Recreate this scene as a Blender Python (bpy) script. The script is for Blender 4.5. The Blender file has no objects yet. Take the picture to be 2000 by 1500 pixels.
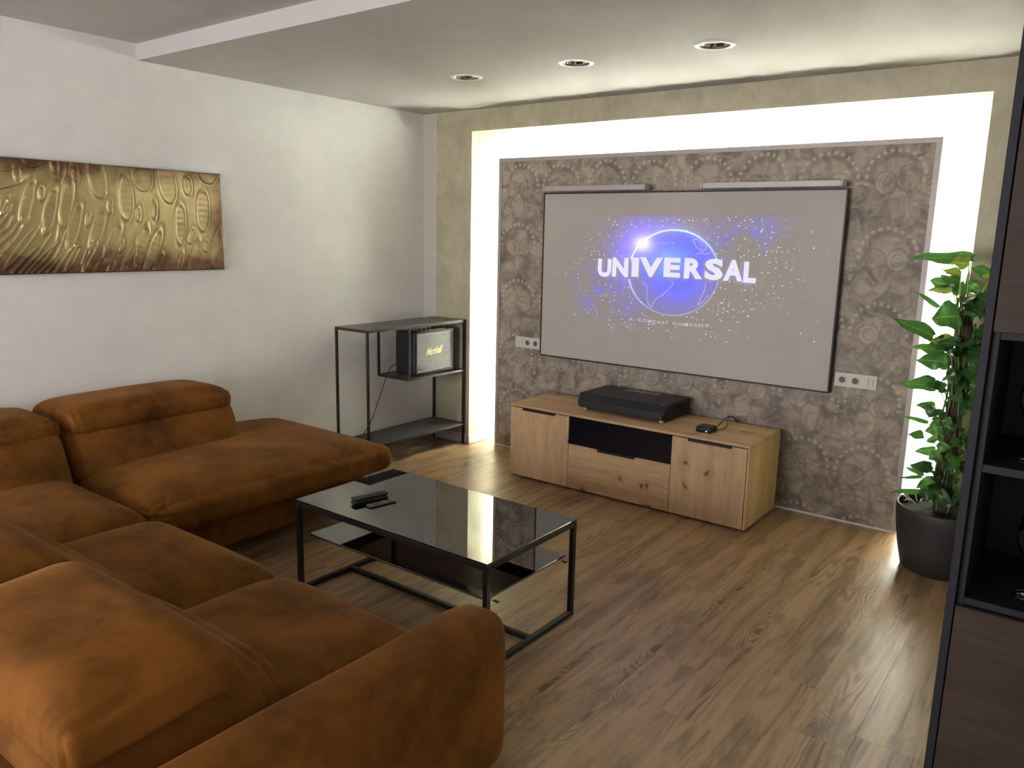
import bpy, bmesh, math, random
from mathutils import Vector, Matrix, noise as mnoise
S = bpy.context.scene
COL = S.collection
random.seed(7)

# ------------------------------------------------------------------ camera
cam_d = bpy.data.cameras.new('camera')
cam = bpy.data.objects.new('camera', cam_d); COL.objects.link(cam)
FWD = Vector((-0.58836736, 0.78627744, -0.18865749))
RGT = Vector((0.79804337, 0.602231, 0.02108571))
UPV = Vector((-0.1301946, 0.13815071, 0.98181655))
m = Matrix((RGT, UPV, -FWD)).transposed().to_4x4()
m.translation = (4.322, -4.5668, 1.6264)
cam.matrix_world = m
cam_d.sensor_width = 36.0
cam_d.lens = 36.0 * 1530.76 / 2000.0
cam_d.clip_start = 0.02
S.camera = cam

# ------------------------------------------------------------------ world, daylight, exposure
w = bpy.data.worlds.new('overcast_sky'); S.world = w
w.use_nodes = True
wb = w.node_tree.nodes['Background']
wb.inputs[0].default_value = (0.80, 0.86, 1.0, 1); wb.inputs[1].default_value = 0.02
S.view_settings.view_transform = 'Standard'
S.view_settings.look = 'None'
S.view_settings.exposure = 5.22
S.view_settings.gamma = 1.0
S.view_settings.use_curve_mapping = False
EMIT_GAIN = 2.0 ** -5.22          # small light sources are set for a display white of 1
LED_STRENGTH = 22.0
LED_COLOR = (0.97, 1.0, 0.88)
DAY_POWER = 6.8
DAY_COLOR = (1.0, 0.965, 1.0)
ld = bpy.data.lights.new('window_daylight', 'AREA')
ld.shape = 'RECTANGLE'; ld.size = 2.2; ld.size_y = 1.5; ld.energy = DAY_POWER; ld.color = DAY_COLOR
lo = bpy.data.objects.new('window_daylight', ld); COL.objects.link(lo)
lo.location = (1.6, -8.42, 1.45); lo.rotation_euler = (math.radians(90), 0, 0)

# ------------------------------------------------------------------ node expression helper
class X:
    """a socket in a node tree, with arithmetic"""
    def __init__(s, g, sock): s.g, s.s = g, sock
    def _b(s, op, o, rev=False): return s.g.math(op, o, s) if rev else s.g.math(op, s, o)
    def __add__(s, o): return s._b('ADD', o)
    __radd__ = __add__
    def __sub__(s, o): return s._b('SUBTRACT', o)
    def __rsub__(s, o): return s._b('SUBTRACT', o, True)
    def __mul__(s, o): return s._b('MULTIPLY', o)
    __rmul__ = __mul__
    def __truediv__(s, o): return s._b('DIVIDE', o)
    def abs(s): return s.g.math('ABSOLUTE', s)
    def sqrt(s): return s.g.math('SQRT', s)
    def sin(s): return s.g.math('SINE', s)
    def clamp(s): return s.g.math('ADD', s, 0.0, clamp=True)
    def min(s, o): return s.g.math('MINIMUM', s, o)
    def max(s, o): return s.g.math('MAXIMUM', s, o)
    def gt(s, o): return s.g.math('GREATER_THAN', s, o)
    def lt(s, o): return s.g.math('LESS_THAN', s, o)
    def pow(s, o): return s.g.math('POWER', s, o)
    def step(s, a, b):
        n = s.g.n('ShaderNodeMapRange'); n.interpolation_type = 'SMOOTHSTEP'
        s.g.put(n.inputs[0], s); n.inputs[1].default_value = a; n.inputs[2].default_value = b
        return X(s.g, n.outputs[0])
    def fold(s, per, off):
        """distance to the nearest of the points off + k*per"""
        n = s.g.n('ShaderNodeMath'); n.operation = 'WRAP'
        s.g.put(n.inputs[0], s - off); n.inputs[1].default_value = per / 2; n.inputs[2].default_value = -per / 2
        return X(s.g, n.outputs[0])
    def exp(s): return s.g.math('EXPONENT', s)

class G:
    def __init__(s, name):
        s.m = bpy.data.materials.new(name); s.m.use_nodes = True
        s.t = s.m.node_tree; s.t.nodes.clear()
        s.out = s.n('ShaderNodeOutputMaterial')
    def n(s, k): return s.t.nodes.new(k)
    def put(s, inp, v):
        if isinstance(v, X): s.t.links.new(v.s, inp)
        elif isinstance(v, (tuple, list)): inp.default_value = (*v, 1) if len(v) == 3 and len(inp.default_value) == 4 else v
        else: inp.default_value = v
    def math(s, op, a, b=None, clamp=False):
        n = s.n('ShaderNodeMath'); n.operation = op; n.use_clamp = clamp
        s.put(n.inputs[0], a)
        if b is not None: s.put(n.inputs[1], b)
        return X(s, n.outputs[0])
    def coord(s, k='Object'): return X(s, s.n('ShaderNodeTexCoord').outputs[k])
    def xyz(s, v):
        n = s.n('ShaderNodeSeparateXYZ'); s.put(n.inputs[0], v); return [X(s, o) for o in n.outputs]
    def vec(s, x, y, z):
        n = s.n('ShaderNodeCombineXYZ')
        for i, v in enumerate((x, y, z)): s.put(n.inputs[i], v)
        return X(s, n.outputs[0])
    def scale(s, v, sc, off=(0, 0, 0)):
        n = s.n('ShaderNodeMapping'); s.put(n.inputs[0], v); n.inputs['Scale'].default_value = sc; n.inputs['Location'].default_value = off
        return X(s, n.outputs[0])
    def noise(s, v, sc, det=3, rough=.5, dist=0, color=False):
        n = s.n('ShaderNodeTexNoise'); s.put(n.inputs['Vector'], v)
        n.inputs['Scale'].default_value = sc; n.inputs['Detail'].default_value = det
        n.inputs['Roughness'].default_value = rough; n.inputs['Distortion'].default_value = dist
        return X(s, n.outputs['Color' if color else 'Fac'])
    def voronoi(s, v, sc, rnd=1.0):
        n = s.n('ShaderNodeTexVoronoi'); n.voronoi_dimensions = '2D'; s.put(n.inputs['Vector'], v); n.inputs['Scale'].default_value = sc
        n.inputs['Randomness'].default_value = rnd
        return X(s, n.outputs['Distance']), X(s, n.outputs['Color'])
    def rand(s): return X(s, s.n('ShaderNodeObjectInfo').outputs['Random'])
    def mix(s, a, b, f):
        n = s.n('ShaderNodeMix'); n.data_type = 'RGBA'
        s.put(n.inputs[0], f); s.put(n.inputs[6], a); s.put(n.inputs[7], b)
        return X(s, n.outputs[2])
    def cmul(s, c, f):
        n = s.n('ShaderNodeVectorMath'); n.operation = 'SCALE'; s.put(n.inputs[0], c); s.put(n.inputs['Scale'], f)
        return X(s, n.outputs[0])
    def cadd(s, a, b):
        n = s.n('ShaderNodeVectorMath'); n.operation = 'ADD'; s.put(n.inputs[0], a); s.put(n.inputs[1], b)
        return X(s, n.outputs[0])
    def bump(s, h, st=.3, d=.002):
        n = s.n('ShaderNodeBump'); s.put(n.inputs['Height'], h); n.inputs['Strength'].default_value = st; n.inputs['Distance'].default_value = d
        return X(s, n.outputs[0])
    def bsdf(s, color, rough=.5, metal=0., normal=None, **kw):
        n = s.n('ShaderNodeBsdfPrincipled')
        s.put(n.inputs['Base Color'], color); s.put(n.inputs['Roughness'], rough); s.put(n.inputs['Metallic'], metal)
        if normal is not None: s.put(n.inputs['Normal'], normal)
        for k, v in kw.items(): s.put(n.inputs[k.replace('_', ' ')], v)
        s.t.links.new(n.outputs[0], s.out.inputs[0])
        return n
    def done(s): return s.m

def plain(name, c, rough=.5, metal=0., bumpsc=0, **kw):
    g = G(name); p = g.coord()
    f = g.noise(p, 6, 4)
    col = g.mix(tuple(x * .94 for x in c), tuple(min(1, x * 1.06) for x in c), f)
    nm = g.bump(g.noise(p, bumpsc, 3), .25, .001) if bumpsc else None
    g.bsdf(col, rough, metal, nm, **kw)
    return g.done()

def emit(name, c, st):
    g = G(name); n = g.n('ShaderNodeEmission'); g.put(n.inputs[0], c); n.inputs[1].default_value = st * EMIT_GAIN
    g.t.links.new(n.outputs[0], g.out.inputs[0]); return g.done()

# ------------------------------------------------------------------ materials
M = {}
M['white_paint'] = plain('white_wall_paint', (.81, .82, .80), .6, 0, 180)
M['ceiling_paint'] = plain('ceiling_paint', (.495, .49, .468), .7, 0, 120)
def mk():
    g = G('taupe_decorative_plaster'); p = g.coord()
    a = g.noise(p, 4, 6, .62, .6); b = g.noise(g.scale(p, (1, 1, .6), (3, 1, 2)), 11, 5, .6, 1.2)
    f = (a * .65 + b * .35).step(.32, .68)
    c = g.mix((.37, .338, .222), (.51, .468, .322), f)
    g.bsdf(c, g.mix((.42,) * 3, (.6,) * 3, b), 0, g.bump(b, .15, .002)); return g.done()
M['plaster'] = mk()
M['niche_white'] = plain('niche_white_paint', (.82, .81, .77), .6)
M['baseboard'] = plain('white_baseboard', (.72, .71, .69), .35)
def mk():
    # walnut toned laminate: cathedral figure, long streaks, dark knots
    g = G('oak_laminate_plank'); p = g.coord(); r = g.rand()
    q = g.vec(*[a + b for a, b in zip(g.xyz(p), (r * 37.0, r * 61.0, r * 13.0))])
    x, y, z = g.xyz(q)
    wob = g.noise(g.vec(x * 1.0, y * .30, 2.0), 5.0, 3, .55)
    xw = x + (wob - .5) * .07
    band = g.noise(g.vec(xw, y * .045, 0.0), 13, 4, .55)
    streak = g.noise(g.vec(xw, y * .030, 4.0), 60, 4, .62)
    fine = g.noise(g.vec(x * 1.0, y * .018, 0.0), 260, 3, .6)
    blot = g.noise(g.vec(x * 1.0, y * .28, 7.0), 7.5, 4, .6)
    # knots with the growth rings bending round them
    kd, kc = g.voronoi(g.vec(x + (wob - .5) * .16, y * .22 + (g.noise(q, 9, 2) - .5) * .06, 0.0), 4.6)
    kr, kg, kb = g.xyz(kc)
    sel = kr.gt(.84)
    near = (1.0 - kd.step(.10, .50)) * sel
    knot = (1.0 - kd.step(.01, .10)) * sel
    fig = g.noise(g.vec(xw, y * .075, 1.0), 6.5, 2, .4)
    ring_l = (fig * 120.0).sin() * .5 + .5
    ring_k = (kd * 120.0 + wob * 22.0).sin() * .5 + .5
    mask = g.noise(g.vec(x * 1.0, y * .2, 9.0), 6, 2).step(.48, .60)
    rings = (ring_k * .7 + .12) * near + ring_l * (1.0 - near) * mask * .8 + (1.0 - near) * (1.0 - mask * .8) * .5
    tone = band * .70 + streak * .36 + fine * .12 + rings * .24 + blot * .30 + r * .07 - .36
    c = g.mix((.100, .053, .027), (.42, .268, .142), tone.step(.25, .64))
    c = g.mix(c, (.46, .335, .205), (band * streak).step(.27, .44) * .45)
    dark = blot.step(.52, .68)
    c = g.mix(c, (.098, .058, .038), dark * .62)
    c = g.mix(c, (.055, .034, .022), knot * .8)
    g.bsdf(c, g.mix((.27,) * 3, (.40,) * 3, streak), 0, g.bump(rings * .2 + fine, .10, .0005), Specular_IOR_Level=.40)
    return g.done()
M['plank'] = mk()
M['subfloor'] = plain('dark_floor_joint', (.03, .022, .016), .7)

def oak(name, ax):
    g = G(name); p = g.coord(); x, y, z = g.xyz(p)
    if ax == 'z': u, v = x + y * .9, z
    else: u, v = z * 1.0 + y * 1.0, x
    wob = g.noise(g.vec(u * 1.0, v * .5, 1.0), 4, 2)
    fig = g.noise(g.vec(u + wob * .06, v * .10, 0.0), 12, 2, .45)
    rings = (fig * 70.0).sin() * .5 + .5
    streak = g.noise(g.vec(u * 1.0, v * .04, 2.0), 38, 4, .6)
    board = g.noise(g.vec(u * 1.0, v * .02, 5.0), 9, 1, .3)
    kw = g.noise(p, 16, 3, .6, color=True); kx, ky, kz = g.xyz(kw)
    kd, kc = g.voronoi(g.vec(u + (kx - .5) * .10, v * .7 + (ky - .5) * .10, 0.0), 7.5)
    kr, kg, kb = g.xyz(kc)
    knot = (1.0 - kd.step(.03, .13)) * kr.gt(.78)
    halo = (1.0 - kd.step(.05, .42)) * kr.gt(.78)
    t = rings * .12 + streak * .40 + board * .75 - .13
    c = g.mix((.42, .262, .128), (.66, .455, .250), t.step(.15, .80))
    c = g.mix(c, (.36, .21, .10), halo * .5)
    c = g.mix(c, (.075, .036, .018), knot * .9)
    g.bsdf(c, .48, 0, g.bump(streak, .12, .0006)); return g.done()
M['oak_v'] = oak('knotty_oak_upright_grain', 'z')
M['oak_h'] = oak('knotty_oak_lengthwise_grain', 'x')
M['black_metal'] = plain('black_powder_coat', (.006, .006, .007), .5)
M['black_plastic'] = plain('black_plastic', (.012, .012, .014), .42)
M['black_satin'] = plain('charcoal_plastic', (.012, .012, .015), .42, 0, 0, Specular_IOR_Level=.35)
M['black_glass'] = plain('black_glass', (.004, .004, .005), .012, 0, 0, IOR=2.5)
M['smoked'] = plain('black_gloss_flap', (.006, .006, .010), .10)
M['console_top'] = plain('dark_slate_board', (.055, .052, .050), .36)
M['alu'] = plain('brushed_aluminium', (.42, .385, .365), .5, .35, 90)
M['grey_metal'] = plain('dark_grey_metal', (.16, .16, .16), .35, .8)
M['alu_trim'] = plain('aluminium_corner_profile', (.36, .325, .305), .5, .35)
M['chrome'] = plain('chrome_reflector', (.72, .70, .70), .10, 1.0)
M['lamp_white'] = plain('white_lacquer_ring', (.78, .76, .74), .35)
M['lamp_dark'] = plain('dark_lamp_cap', (.03, .028, .03), .3)
M['socket_white'] = plain('ivory_plastic', (.62, .58, .52), .4)
M['socket_dark'] = plain('socket_well', (.10, .09, .08), .5)
M['navy'] = plain('dark_graphite_laminate', (.009, .010, .015), .55, 0, 0, Specular_IOR_Level=.25)
M['pot'] = plain('anthracite_pot', (.030, .028, .028), .55, 0, 60)
M['soil'] = plain('potting_soil', (.008, .006, .005), .95, 0, 90)
M['pole'] = plain('coir_pole', (.060, .040, .024), .95, 0, 140)
M['root'] = plain('pale_twine', (.55, .5, .42), .7)
M['stem'] = plain('green_stem', (.12, .17, .05), .5)
M['cord'] = plain('black_cord', (.01, .01, .01), .5)
M['white_dot'] = emit('white_indicator', (1, 1, 1), 4.0)
M['gold'] = plain('gold_metal', (.80, .60, .28), .3, 1.0)
M['gold_print'] = plain('pale_gold_lettering', (.72, .60, .34), .35, .5)
M['led'] = emit('led_tape', LED_COLOR, LED_STRENGTH / EMIT_GAIN)
def mk():
    g = G('walnut_cabinet_front'); p = g.coord(); x, y, z = g.xyz(p)
    st = g.noise(g.vec(x * .05, 0.0, z), 42, 4, .6); bl = g.noise(g.vec(x * .5, 0.0, z), 8, 3, .5)
    c = g.mix((.024, .016, .0115), (.054, .036, .027), (st * .55 + bl * .5 - .05).step(.25, .75))
    g.bsdf(c, .5, 0, g.bump(st, .15, .0006), Specular_IOR_Level=.18); return g.done()
M['walnut'] = mk()
def mk():
    g = G('woven_speaker_cloth'); p = g.coord(); x, y, z = g.xyz(p)
    wv = (y * 1600.0).sin() * (z * 1600.0).sin()
    n = g.noise(g.scale(p, (1, 1, 3)), 90, 3, .7)
    c = g.mix((.12, .125, .125), (.29, .30, .295), (n * .9 + wv * .1).step(.3, .7))
    g.bsdf(c, .55, 0, g.bump(n, .3, .001)); return g.done()
M['cloth'] = mk()
def mk():
    # rust coloured velvet: nap patches lighter and darker, soft sheen
    g = G('rust_velvet'); p = g.coord()
    a = g.noise(p, 2.6, 4, .55, .8); b = g.noise(g.scale(p, (1, 1, 1), (5, 3, 1)), 9, 4, .6, 1.0); f = g.noise(p, 420, 2, .5)
    t = (a * .65 + b * .35).step(.30, .70)
    c = g.mix((.075, .028, .0040), (.212, .080, .0115), t)
    g.bsdf(c, .78, 0, g.bump(b * .6 + f * .15, .22, .003), Sheen_Weight=.16, Sheen_Roughness=.35, Sheen_Tint=(1, .52, .20), Specular_IOR_Level=.12)
    return g.done()
M['velvet'] = mk()
def mk():
    # hammered bronze: dark patina along the borders, gold in the middle
    g = G('embossed_bronze'); p = g.coord(); x, y, z = g.xyz(p)
    n = g.noise(p, 5, 4, .6, .6); n2 = g.noise(p, 28, 4, .6)
    e = ((z - 1.675).abs() / .285 + (n - .5) * .8).step(.48, .98)
    r = (y + (n - .5) * .25).step(-1.93, -1.77)
    d = e.max(r * .9).clamp()
    c = g.mix((.52, .435, .25), (.64, .52, .26), g.noise(p, 3, 2))
    c = g.mix(c, (.20, .115, .062), d)
    c = g.mix(c, (.16, .09, .055), (n2 * d).step(.3, .6) * .6)
    g.bsdf(c, g.mix((.33,) * 3, (.44,) * 3, n2), .80, g.bump(n2, .12, .002)); return g.done()
M['bronze'] = mk()
def leafmat(name, c1, c2, var, f0):
    g = G(name); p = g.coord('UV'); u, v, _ = g.xyz(p); r = g.rand()
    o = g.coord()
    n = g.noise(o, 26, 3, .6, .5)
    c = g.mix(c1, c2, g.noise(o, 9, 2) * .7 + r * .3)
    c = g.mix(c, var, (n + (u.abs() * -.06)).step(f0, f0 + .12) * .8)
    c = g.mix(c, tuple(min(1, k * 1.5) for k in c2), 1.0 - (u.abs()).step(.02, .07))
    bs = g.bsdf(c, .32)
    tr = g.n('ShaderNodeBsdfTranslucent'); g.put(tr.inputs[0], c)
    mx = g.n('ShaderNodeMixShader'); mx.inputs[0].default_value = .24
    g.t.links.new(bs.outputs[0], mx.inputs[1]); g.t.links.new(tr.outputs[0], mx.inputs[2]); g.t.links.new(mx.outputs[0], g.out.inputs[0])
    return g.done()
M['leaf'] = leafmat('green_variegated_leaf', (.030, .105, .022), (.085, .235, .035), (.42, .52, .10), .60)
M['leaf_dark'] = leafmat('deep_green_leaf', (.018, .062, .020), (.045, .135, .030), (.25, .36, .10), .68)
M['leaf_lime'] = leafmat('young_lime_leaf', (.16, .29, .03), (.36, .46, .06), (.55, .60, .12), .62)
def mk():
    g = G('clear_glass'); n = g.n('ShaderNodeBsdfGlass'); n.inputs['Roughness'].default_value = 0; n.inputs['IOR'].default_value = 1.45
    g.t.links.new(n.outputs[0], g.out.inputs[0]); return g.done()
M['glass'] = mk()
def mk():
    # floral damask in half-drop repeat 0.7135 x 0.82 m: crowns, beaded arches, shells, round blossoms
    g = G('taupe_floral_wallpaper'); p = g.coord(); x0, y0, z0 = g.xyz(p)
    nz = g.noise(p, 9, 4, .6, color=True); nx, ny, nw = g.xyz(nz)
    bn = g.noise(p, 3.2, 2, .5, color=True); bx_, by_, bz_ = g.xyz(bn)
    x = x0 + (nx - .5) * .030 + (bx_ - .5) * .05; z = z0 + (ny - .5) * .030 + (by_ - .5) * .05
    mott = g.noise(p, 8.5, 6, .68, .9); fine = g.noise(p, 30, 4, .65, .6)
    light = None; lines = None; beads = None; petal = None
    def circ(u, v, cu, cv, r, sv=1.0):
        a = u - cu; b = (v - cv) * sv
        return (a * a + b * b).sqrt() - r
    def add(acc, val): return val if acc is None else acc.max(val)
    def fill(d, s=.006): return 1.0 - d.step(-s, s)
    def line(d, wd=.0045): return 1.0 - d.abs().step(wd * .5, wd * 1.4)
    for k in (0, 1):
        u = x.fold(.7135, 1.385 + .3567 * k).abs(); v = z.fold(.82, 2.14 - .41 * k)
        # crown: slender tip, shoulders, then a broad bell
        tip = circ(u, v, 0.0, -.035, .030, .62); bell = circ(u, v, 0.0, -.155, .092, .80)
        crown = tip.min(bell)
        light = add(light, fill(crown) * .8); lines = add(lines, line(crown))
        heart = circ(u, v, 0.0, -.20, .036, .45); light = light * (1.0 - fill(heart, .015) * .85)
        # beaded arch
        du = u - .185; dv = v + .185
        ang = g.math('ARCTAN2', dv, du); rad = (du * du + dv * dv).sqrt()
        up = dv.gt(-.03)
        bead = ((ang * 24.0).sin() * .5 + .5).step(.30, .75) * (1.0 - (rad - .150).abs().step(.006, .013)) * up
        beads = add(beads, bead)
        lines = add(lines, (1.0 - (rad - .128).abs().step(.006, .022)) * up * .65)
        light = add(light, (1.0 - rad.step(.100, .118)) * up * .62)
        # shells under the arch, each with ripple lines
        for (cu, cv, r) in ((.120, -.195, .050), (.235, -.205, .058)):
            d = circ(u, v, cu, cv, r); lines = add(lines, line(d, .006))
            light = add(light, fill(d) * .75)
            lines = add(lines, line(d + r * .45, .004) * .8); lines = add(lines, line(d + r * .75, .004) * .7)
        # stalk and scroll leaves
        d = circ(u, v, .155, -.315, .055, .6); light = add(light, fill(d, .012) * .70); lines = add(lines, line(d) * .8)
        d = circ(u, v, .070, -.360, .042, .8); light = add(light, fill(d, .010) * .6); lines = add(lines, line(d) * .7)
        d = circ(u, v, .265, -.345, .040, 1.0); light = add(light, fill(d, .012) * .45); lines = add(lines, line(d + .016) * .6)
        # blossom between the columns
        uu = .3567 - u; d = circ(uu, v, 0.0, -.055, .062)
        light = add(light, fill(d, .022) * .55); lines = add(lines, line(d + .03, .004) * .35)
        d = circ(uu, v, 0.0, .10, .035); beads = add(beads, fill(d + .026, .006)); lines = add(lines, line(d, .006) * .5)
        # string of small beads along the heart
        beads = add(beads, (1.0 - u.step(.004, .010)) * ((v * 210.0).sin()).step(.35, .8) * v.lt(-.15) * v.gt(-.30))
    c = g.mix((.140, .109, .086), (.355, .298, .238), mott.step(.33, .67))
    c = g.mix(c, (.46, .395, .32), (light * (mott * 2.4 - .55)).clamp() * .80)
    c = g.mix(c, (.150, .115, .088), (lines * (fine * 2.0 - .50)).clamp() * .80)
    c = g.mix(c, (.52, .47, .40), beads * .55)
    c = g.mix(c, (.47, .41, .34), fine.step(.58, .78) * .35)
    g.bsdf(c, .58, 0, g.bump(fine, .06, .001)); return g.done()
M['wallpaper'] = mk()
def mk():
    # grey projection cloth with the projected picture as its own glow
    g = G('projection_screen_picture'); p = g.coord(); x, y, z = g.xyz(p)
    u = (x - 2.105) / .312; v = (z - 1.400) / .269
    rr = (u * u + v * v).sqrt()
    nz = g.noise(p, 7, 5, .65); n2 = g.noise(p, 3.2, 4, .6); n3 = g.noise(p, 22, 4, .7)
    ins = 1.0 - rr.step(.985, 1.0)
    band = 1.0 - z.step(1.752, 1.762)
    toflare = ((u + .70) * .62 + (v - .66) * -.78)
    side = (u * -.42 + v * .80)              # lit towards the upper left
    ringw = 1.0 - (rr - 1.0).abs().step(.004, .030)
    ring = ringw * ((side + .75).step(0.0, 1.5) * 1.0 + .28)
    halo = ((rr - 1.0).abs() * -9.0).exp() * side.step(-.3, .9)
    glow = (((u + .55) * (u + .55) + (v - .40) * (v - .40)) * -1.9).exp()
    core = (((u - .05) * (u - .05) * .8 + (v - .42) * (v - .42) * .9) * -1.6).exp()
    low = (((u - .15) * (u - .15) + (v + .25) * (v + .25)) * -2.6).exp()
    cyan = (((u + .12) * (u + .12) * 1.6 + (v - .26) * (v - .26) * 3.0) * -2.8).exp()
    fl = (((u + .70) * (u + .70) * 1.1 + (v - .66) * (v - .66) * 1.4) * -26.0).exp()
    fl2 = (((u + .70) * (u + .70) + (v - .66) * (v - .66)) * -5.0).exp()
    neb1 = ((((x - 2.50) - (z - 1.60) * 1.2) * ((x - 2.50) - (z - 1.60) * 1.2) * 14.0 + (z - 1.62) * (z - 1.62) * 50.0) * -1.0).exp()
    neb2 = (((x - 1.66) * (x - 1.66) * 22.0 + (z - 1.27) * (z - 1.27) * 42.0) * -1.0).exp()
    neb3 = (((x - 2.665) * (x - 2.665) + (z - 1.685) * (z - 1.685)) * -260.0).exp()
    neb = (neb1 * nz.step(.44, .68) * .45 + neb2 * nz.step(.40, .68) * .7 + neb3 * nz.step(.3, .6) * .8)
    blue = ins * (core * 1.05 + low * .50) + (1.0 - ins) * glow * n2.step(.05, .6) * .85 + neb
    purple = (1.0 - ins) * glow * .55 + fl2 * .5
    sd, sc = g.voronoi(g.vec(x, z, 0.0), 30.0); sr, sg, sb = g.xyz(sc)
    star = (1.0 - sd.step(.05, .13)) * (sr.gt(.60)) * (sg * 1.5) * (1.0 - ins)
    area = 1.0 - (((x - 2.12) * (x - 2.12)) * 1.25 + (z - 1.40) * (z - 1.40) * 3.0).step(.45, 1.15)
    star = star * area * band * z.gt(.985)
    e = g.cmul((.030, .045, .92), blue.clamp() * band)
    e = g.cadd(e, g.cmul((.20, .10, .62), purple.clamp() * band))
    e = g.cadd(e, g.cmul((.12, .36, .42), cyan * ins * .6))
    e = g.cadd(e, g.cmul((.26, .42, .95), (ring * .95 + halo * .30) * band))
    e = g.cadd(e, g.cmul((.62, .60, .52), (fl * 1.0).clamp() * band))
    e = g.cadd(e, g.cmul((.75, .72, .68), star))
    e = g.cadd(e, g.cmul((.10, .075, .06), ins * n3.step(.55, .75) * core * .8))
    grey = (.37, .335, .295)
    e = g.cadd(e, (.040, .036, .032))
    base = g.mix(grey, (.06, .06, .12), (blue.clamp() * band * .85))  # cloth colour painted darker under the blue so the projected light looks deeper
    b = g.bsdf(base, .55)
    g.put(b.inputs['Emission Color'], e); b.inputs['Emission Strength'].default_value = 1.25 * EMIT_GAIN
    return g.done()
M['screen'] = mk()
M['title_white'] = emit('projected_white', (.88, .86, 1.0), .95)
M['title_side'] = emit('projected_lavender', (.47, .42, .75), .70)
M['title_warm'] = emit('projected_warm_edge', (.66, .50, .56), .62)
M['title_small'] = emit('projected_small_text', (.78, .76, .86), .72)
M['star_white'] = emit('projected_stars', (.95, .93, .88), 1.15)
M['coast'] = emit('projected_coastline', (.72, .62, .92), .85)

# ------------------------------------------------------------------ mesh helpers
def bm_new(): return bmesh.new()
def box(bm, x0, x1, y0, y1, z0, z1):
    vs = [bm.verts.new((x, y, z)) for x in (x0, x1) for y in (y0, y1) for z in (z0, z1)]
    for f in ((0, 1, 3, 2), (4, 6, 7, 5), (0, 4, 5, 1), (2, 3, 7, 6), (0, 2, 6, 4), (1, 5, 7, 3)):
        bm.faces.new([vs[i] for i in f])
    return vs
def obj(name, bm, mat, parent=None, bevel=0, seg=2, smooth=False, **props):
    if bevel:
        bmesh.ops.bevel(bm, geom=list(bm.edges), offset=bevel, segments=seg, profile=.5, affect='EDGES', clamp_overlap=True)
    bmesh.ops.recalc_face_normals(bm, faces=bm.faces)
    me = bpy.data.meshes.new(name); bm.to_mesh(me); bm.free()
    return link(name, me, mat, parent, smooth, **props)
def link(name, me, mat, parent=None, smooth=False, **props):
    if smooth:
        for f in me.polygons: f.use_smooth = True
    if mat is not None and not me.materials: me.materials.append(M[mat] if isinstance(mat, str) else mat)
    o = bpy.data.objects.new(name, me); COL.objects.link(o)
    if parent is not None:
        o.parent = parent
        o.matrix_parent_inverse = wm(parent).inverted()
    for k, v in props.items(): o[k] = v
    return o
def wm(o):
    """world matrix without a depsgraph update"""
    b = Matrix.LocRotScale(o.location, o.rotation_euler, o.scale)
    return (wm(o.parent) @ o.matrix_parent_inverse @ b) if o.parent else b
def thing(name, label, cat, loc, group=None):
    o = bpy.data.objects.new(name, None); COL.objects.link(o); o.location = loc; o.empty_display_size = .1
    o['label'] = label; o['category'] = cat
    if group: o['group'] = group
    return o
def bx(name, mat, parent, x0, x1, y0, y1, z0, z1, bevel=.002, **p):
    bm = bm_new(); box(bm, x0, x1, y0, y1, z0, z1)
    return obj(name, bm, mat, parent, bevel, 1 if bevel < .003 else 2, **p)
def tube(bm, pts, r, n=8, cap=True):
    pts = [Vector(p) for p in pts]; rings = []
    rs = r if isinstance(r, (list, tuple)) else [r] * len(pts)
    for i, p in enumerate(pts):
        t = (pts[min(i + 1, len(pts) - 1)] - pts[max(i - 1, 0)]).normalized()
        a = t.orthogonal().normalized() if i == 0 else (ref - t * ref.dot(t)).normalized()
        ref = a; b = t.cross(a)
        rings.append([bm.verts.new(p + (a * math.cos(2 * math.pi * k / n) + b * math.sin(2 * math.pi * k / n)) * rs[i]) for k in range(n)])
    for i in range(len(rings) - 1):
        for k in range(n):
            bm.faces.new((rings[i][k], rings[i][(k + 1) % n], rings[i + 1][(k + 1) % n], rings[i + 1][k]))
    if cap:
        bm.faces.new(rings[0][::-1]); bm.faces.new(rings[-1])
def smooth_path(pts, sub=6):
    pts = [Vector(p) for p in pts]; out = []
    for i in range(len(pts) - 1):
        p0 = pts[max(i - 1, 0)]; p1 = pts[i]; p2 = pts[i + 1]; p3 = pts[min(i + 2, len(pts) - 1)]
        for k in range(sub):
            t = k / sub
            out.append(.5 * ((2 * p1) + (p2 - p0) * t + (2 * p0 - 5 * p1 + 4 * p2 - p3) * t * t + (3 * p1 - p0 - 3 * p2 + p3) * t ** 3))
    out.append(pts[-1]); return out
def lathe(bm, prof, cx, cy, n=40):
    """prof: (radius, z) list"""
    rings = []
    for r, z in prof:
        if r < 1e-6: rings.append([bm.verts.new((cx, cy, z))])
        else: rings.append([bm.verts.new((cx + r * math.cos(2 * math.pi * k / n), cy + r * math.sin(2 * math.pi * k / n), z)) for k in range(n)])
    for a, b in zip(rings, rings[1:]):
        for k in range(n):
            k2 = (k + 1) % n
            if len(a) == 1 and len(b) == 1: continue
            if len(a) == 1: bm.faces.new((a[0], b[k2], b[k]))
            elif len(b) == 1: bm.faces.new((a[k], a[k2], b[0]))
            else: bm.faces.new((a[k], a[k2], b[k2], b[k]))
def prism_x(bm, poly, x0, x1):
    """poly in (y, z)"""
    a = [bm.verts.new((x0, y, z)) for y, z in poly]; b = [bm.verts.new((x1, y, z)) for y, z in poly]
    bm.faces.new(a[::-1]); bm.faces.new(b)
    for i in range(len(poly)):
        j = (i + 1) % len(poly); bm.faces.new((a[i], a[j], b[j], b[i]))
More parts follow.
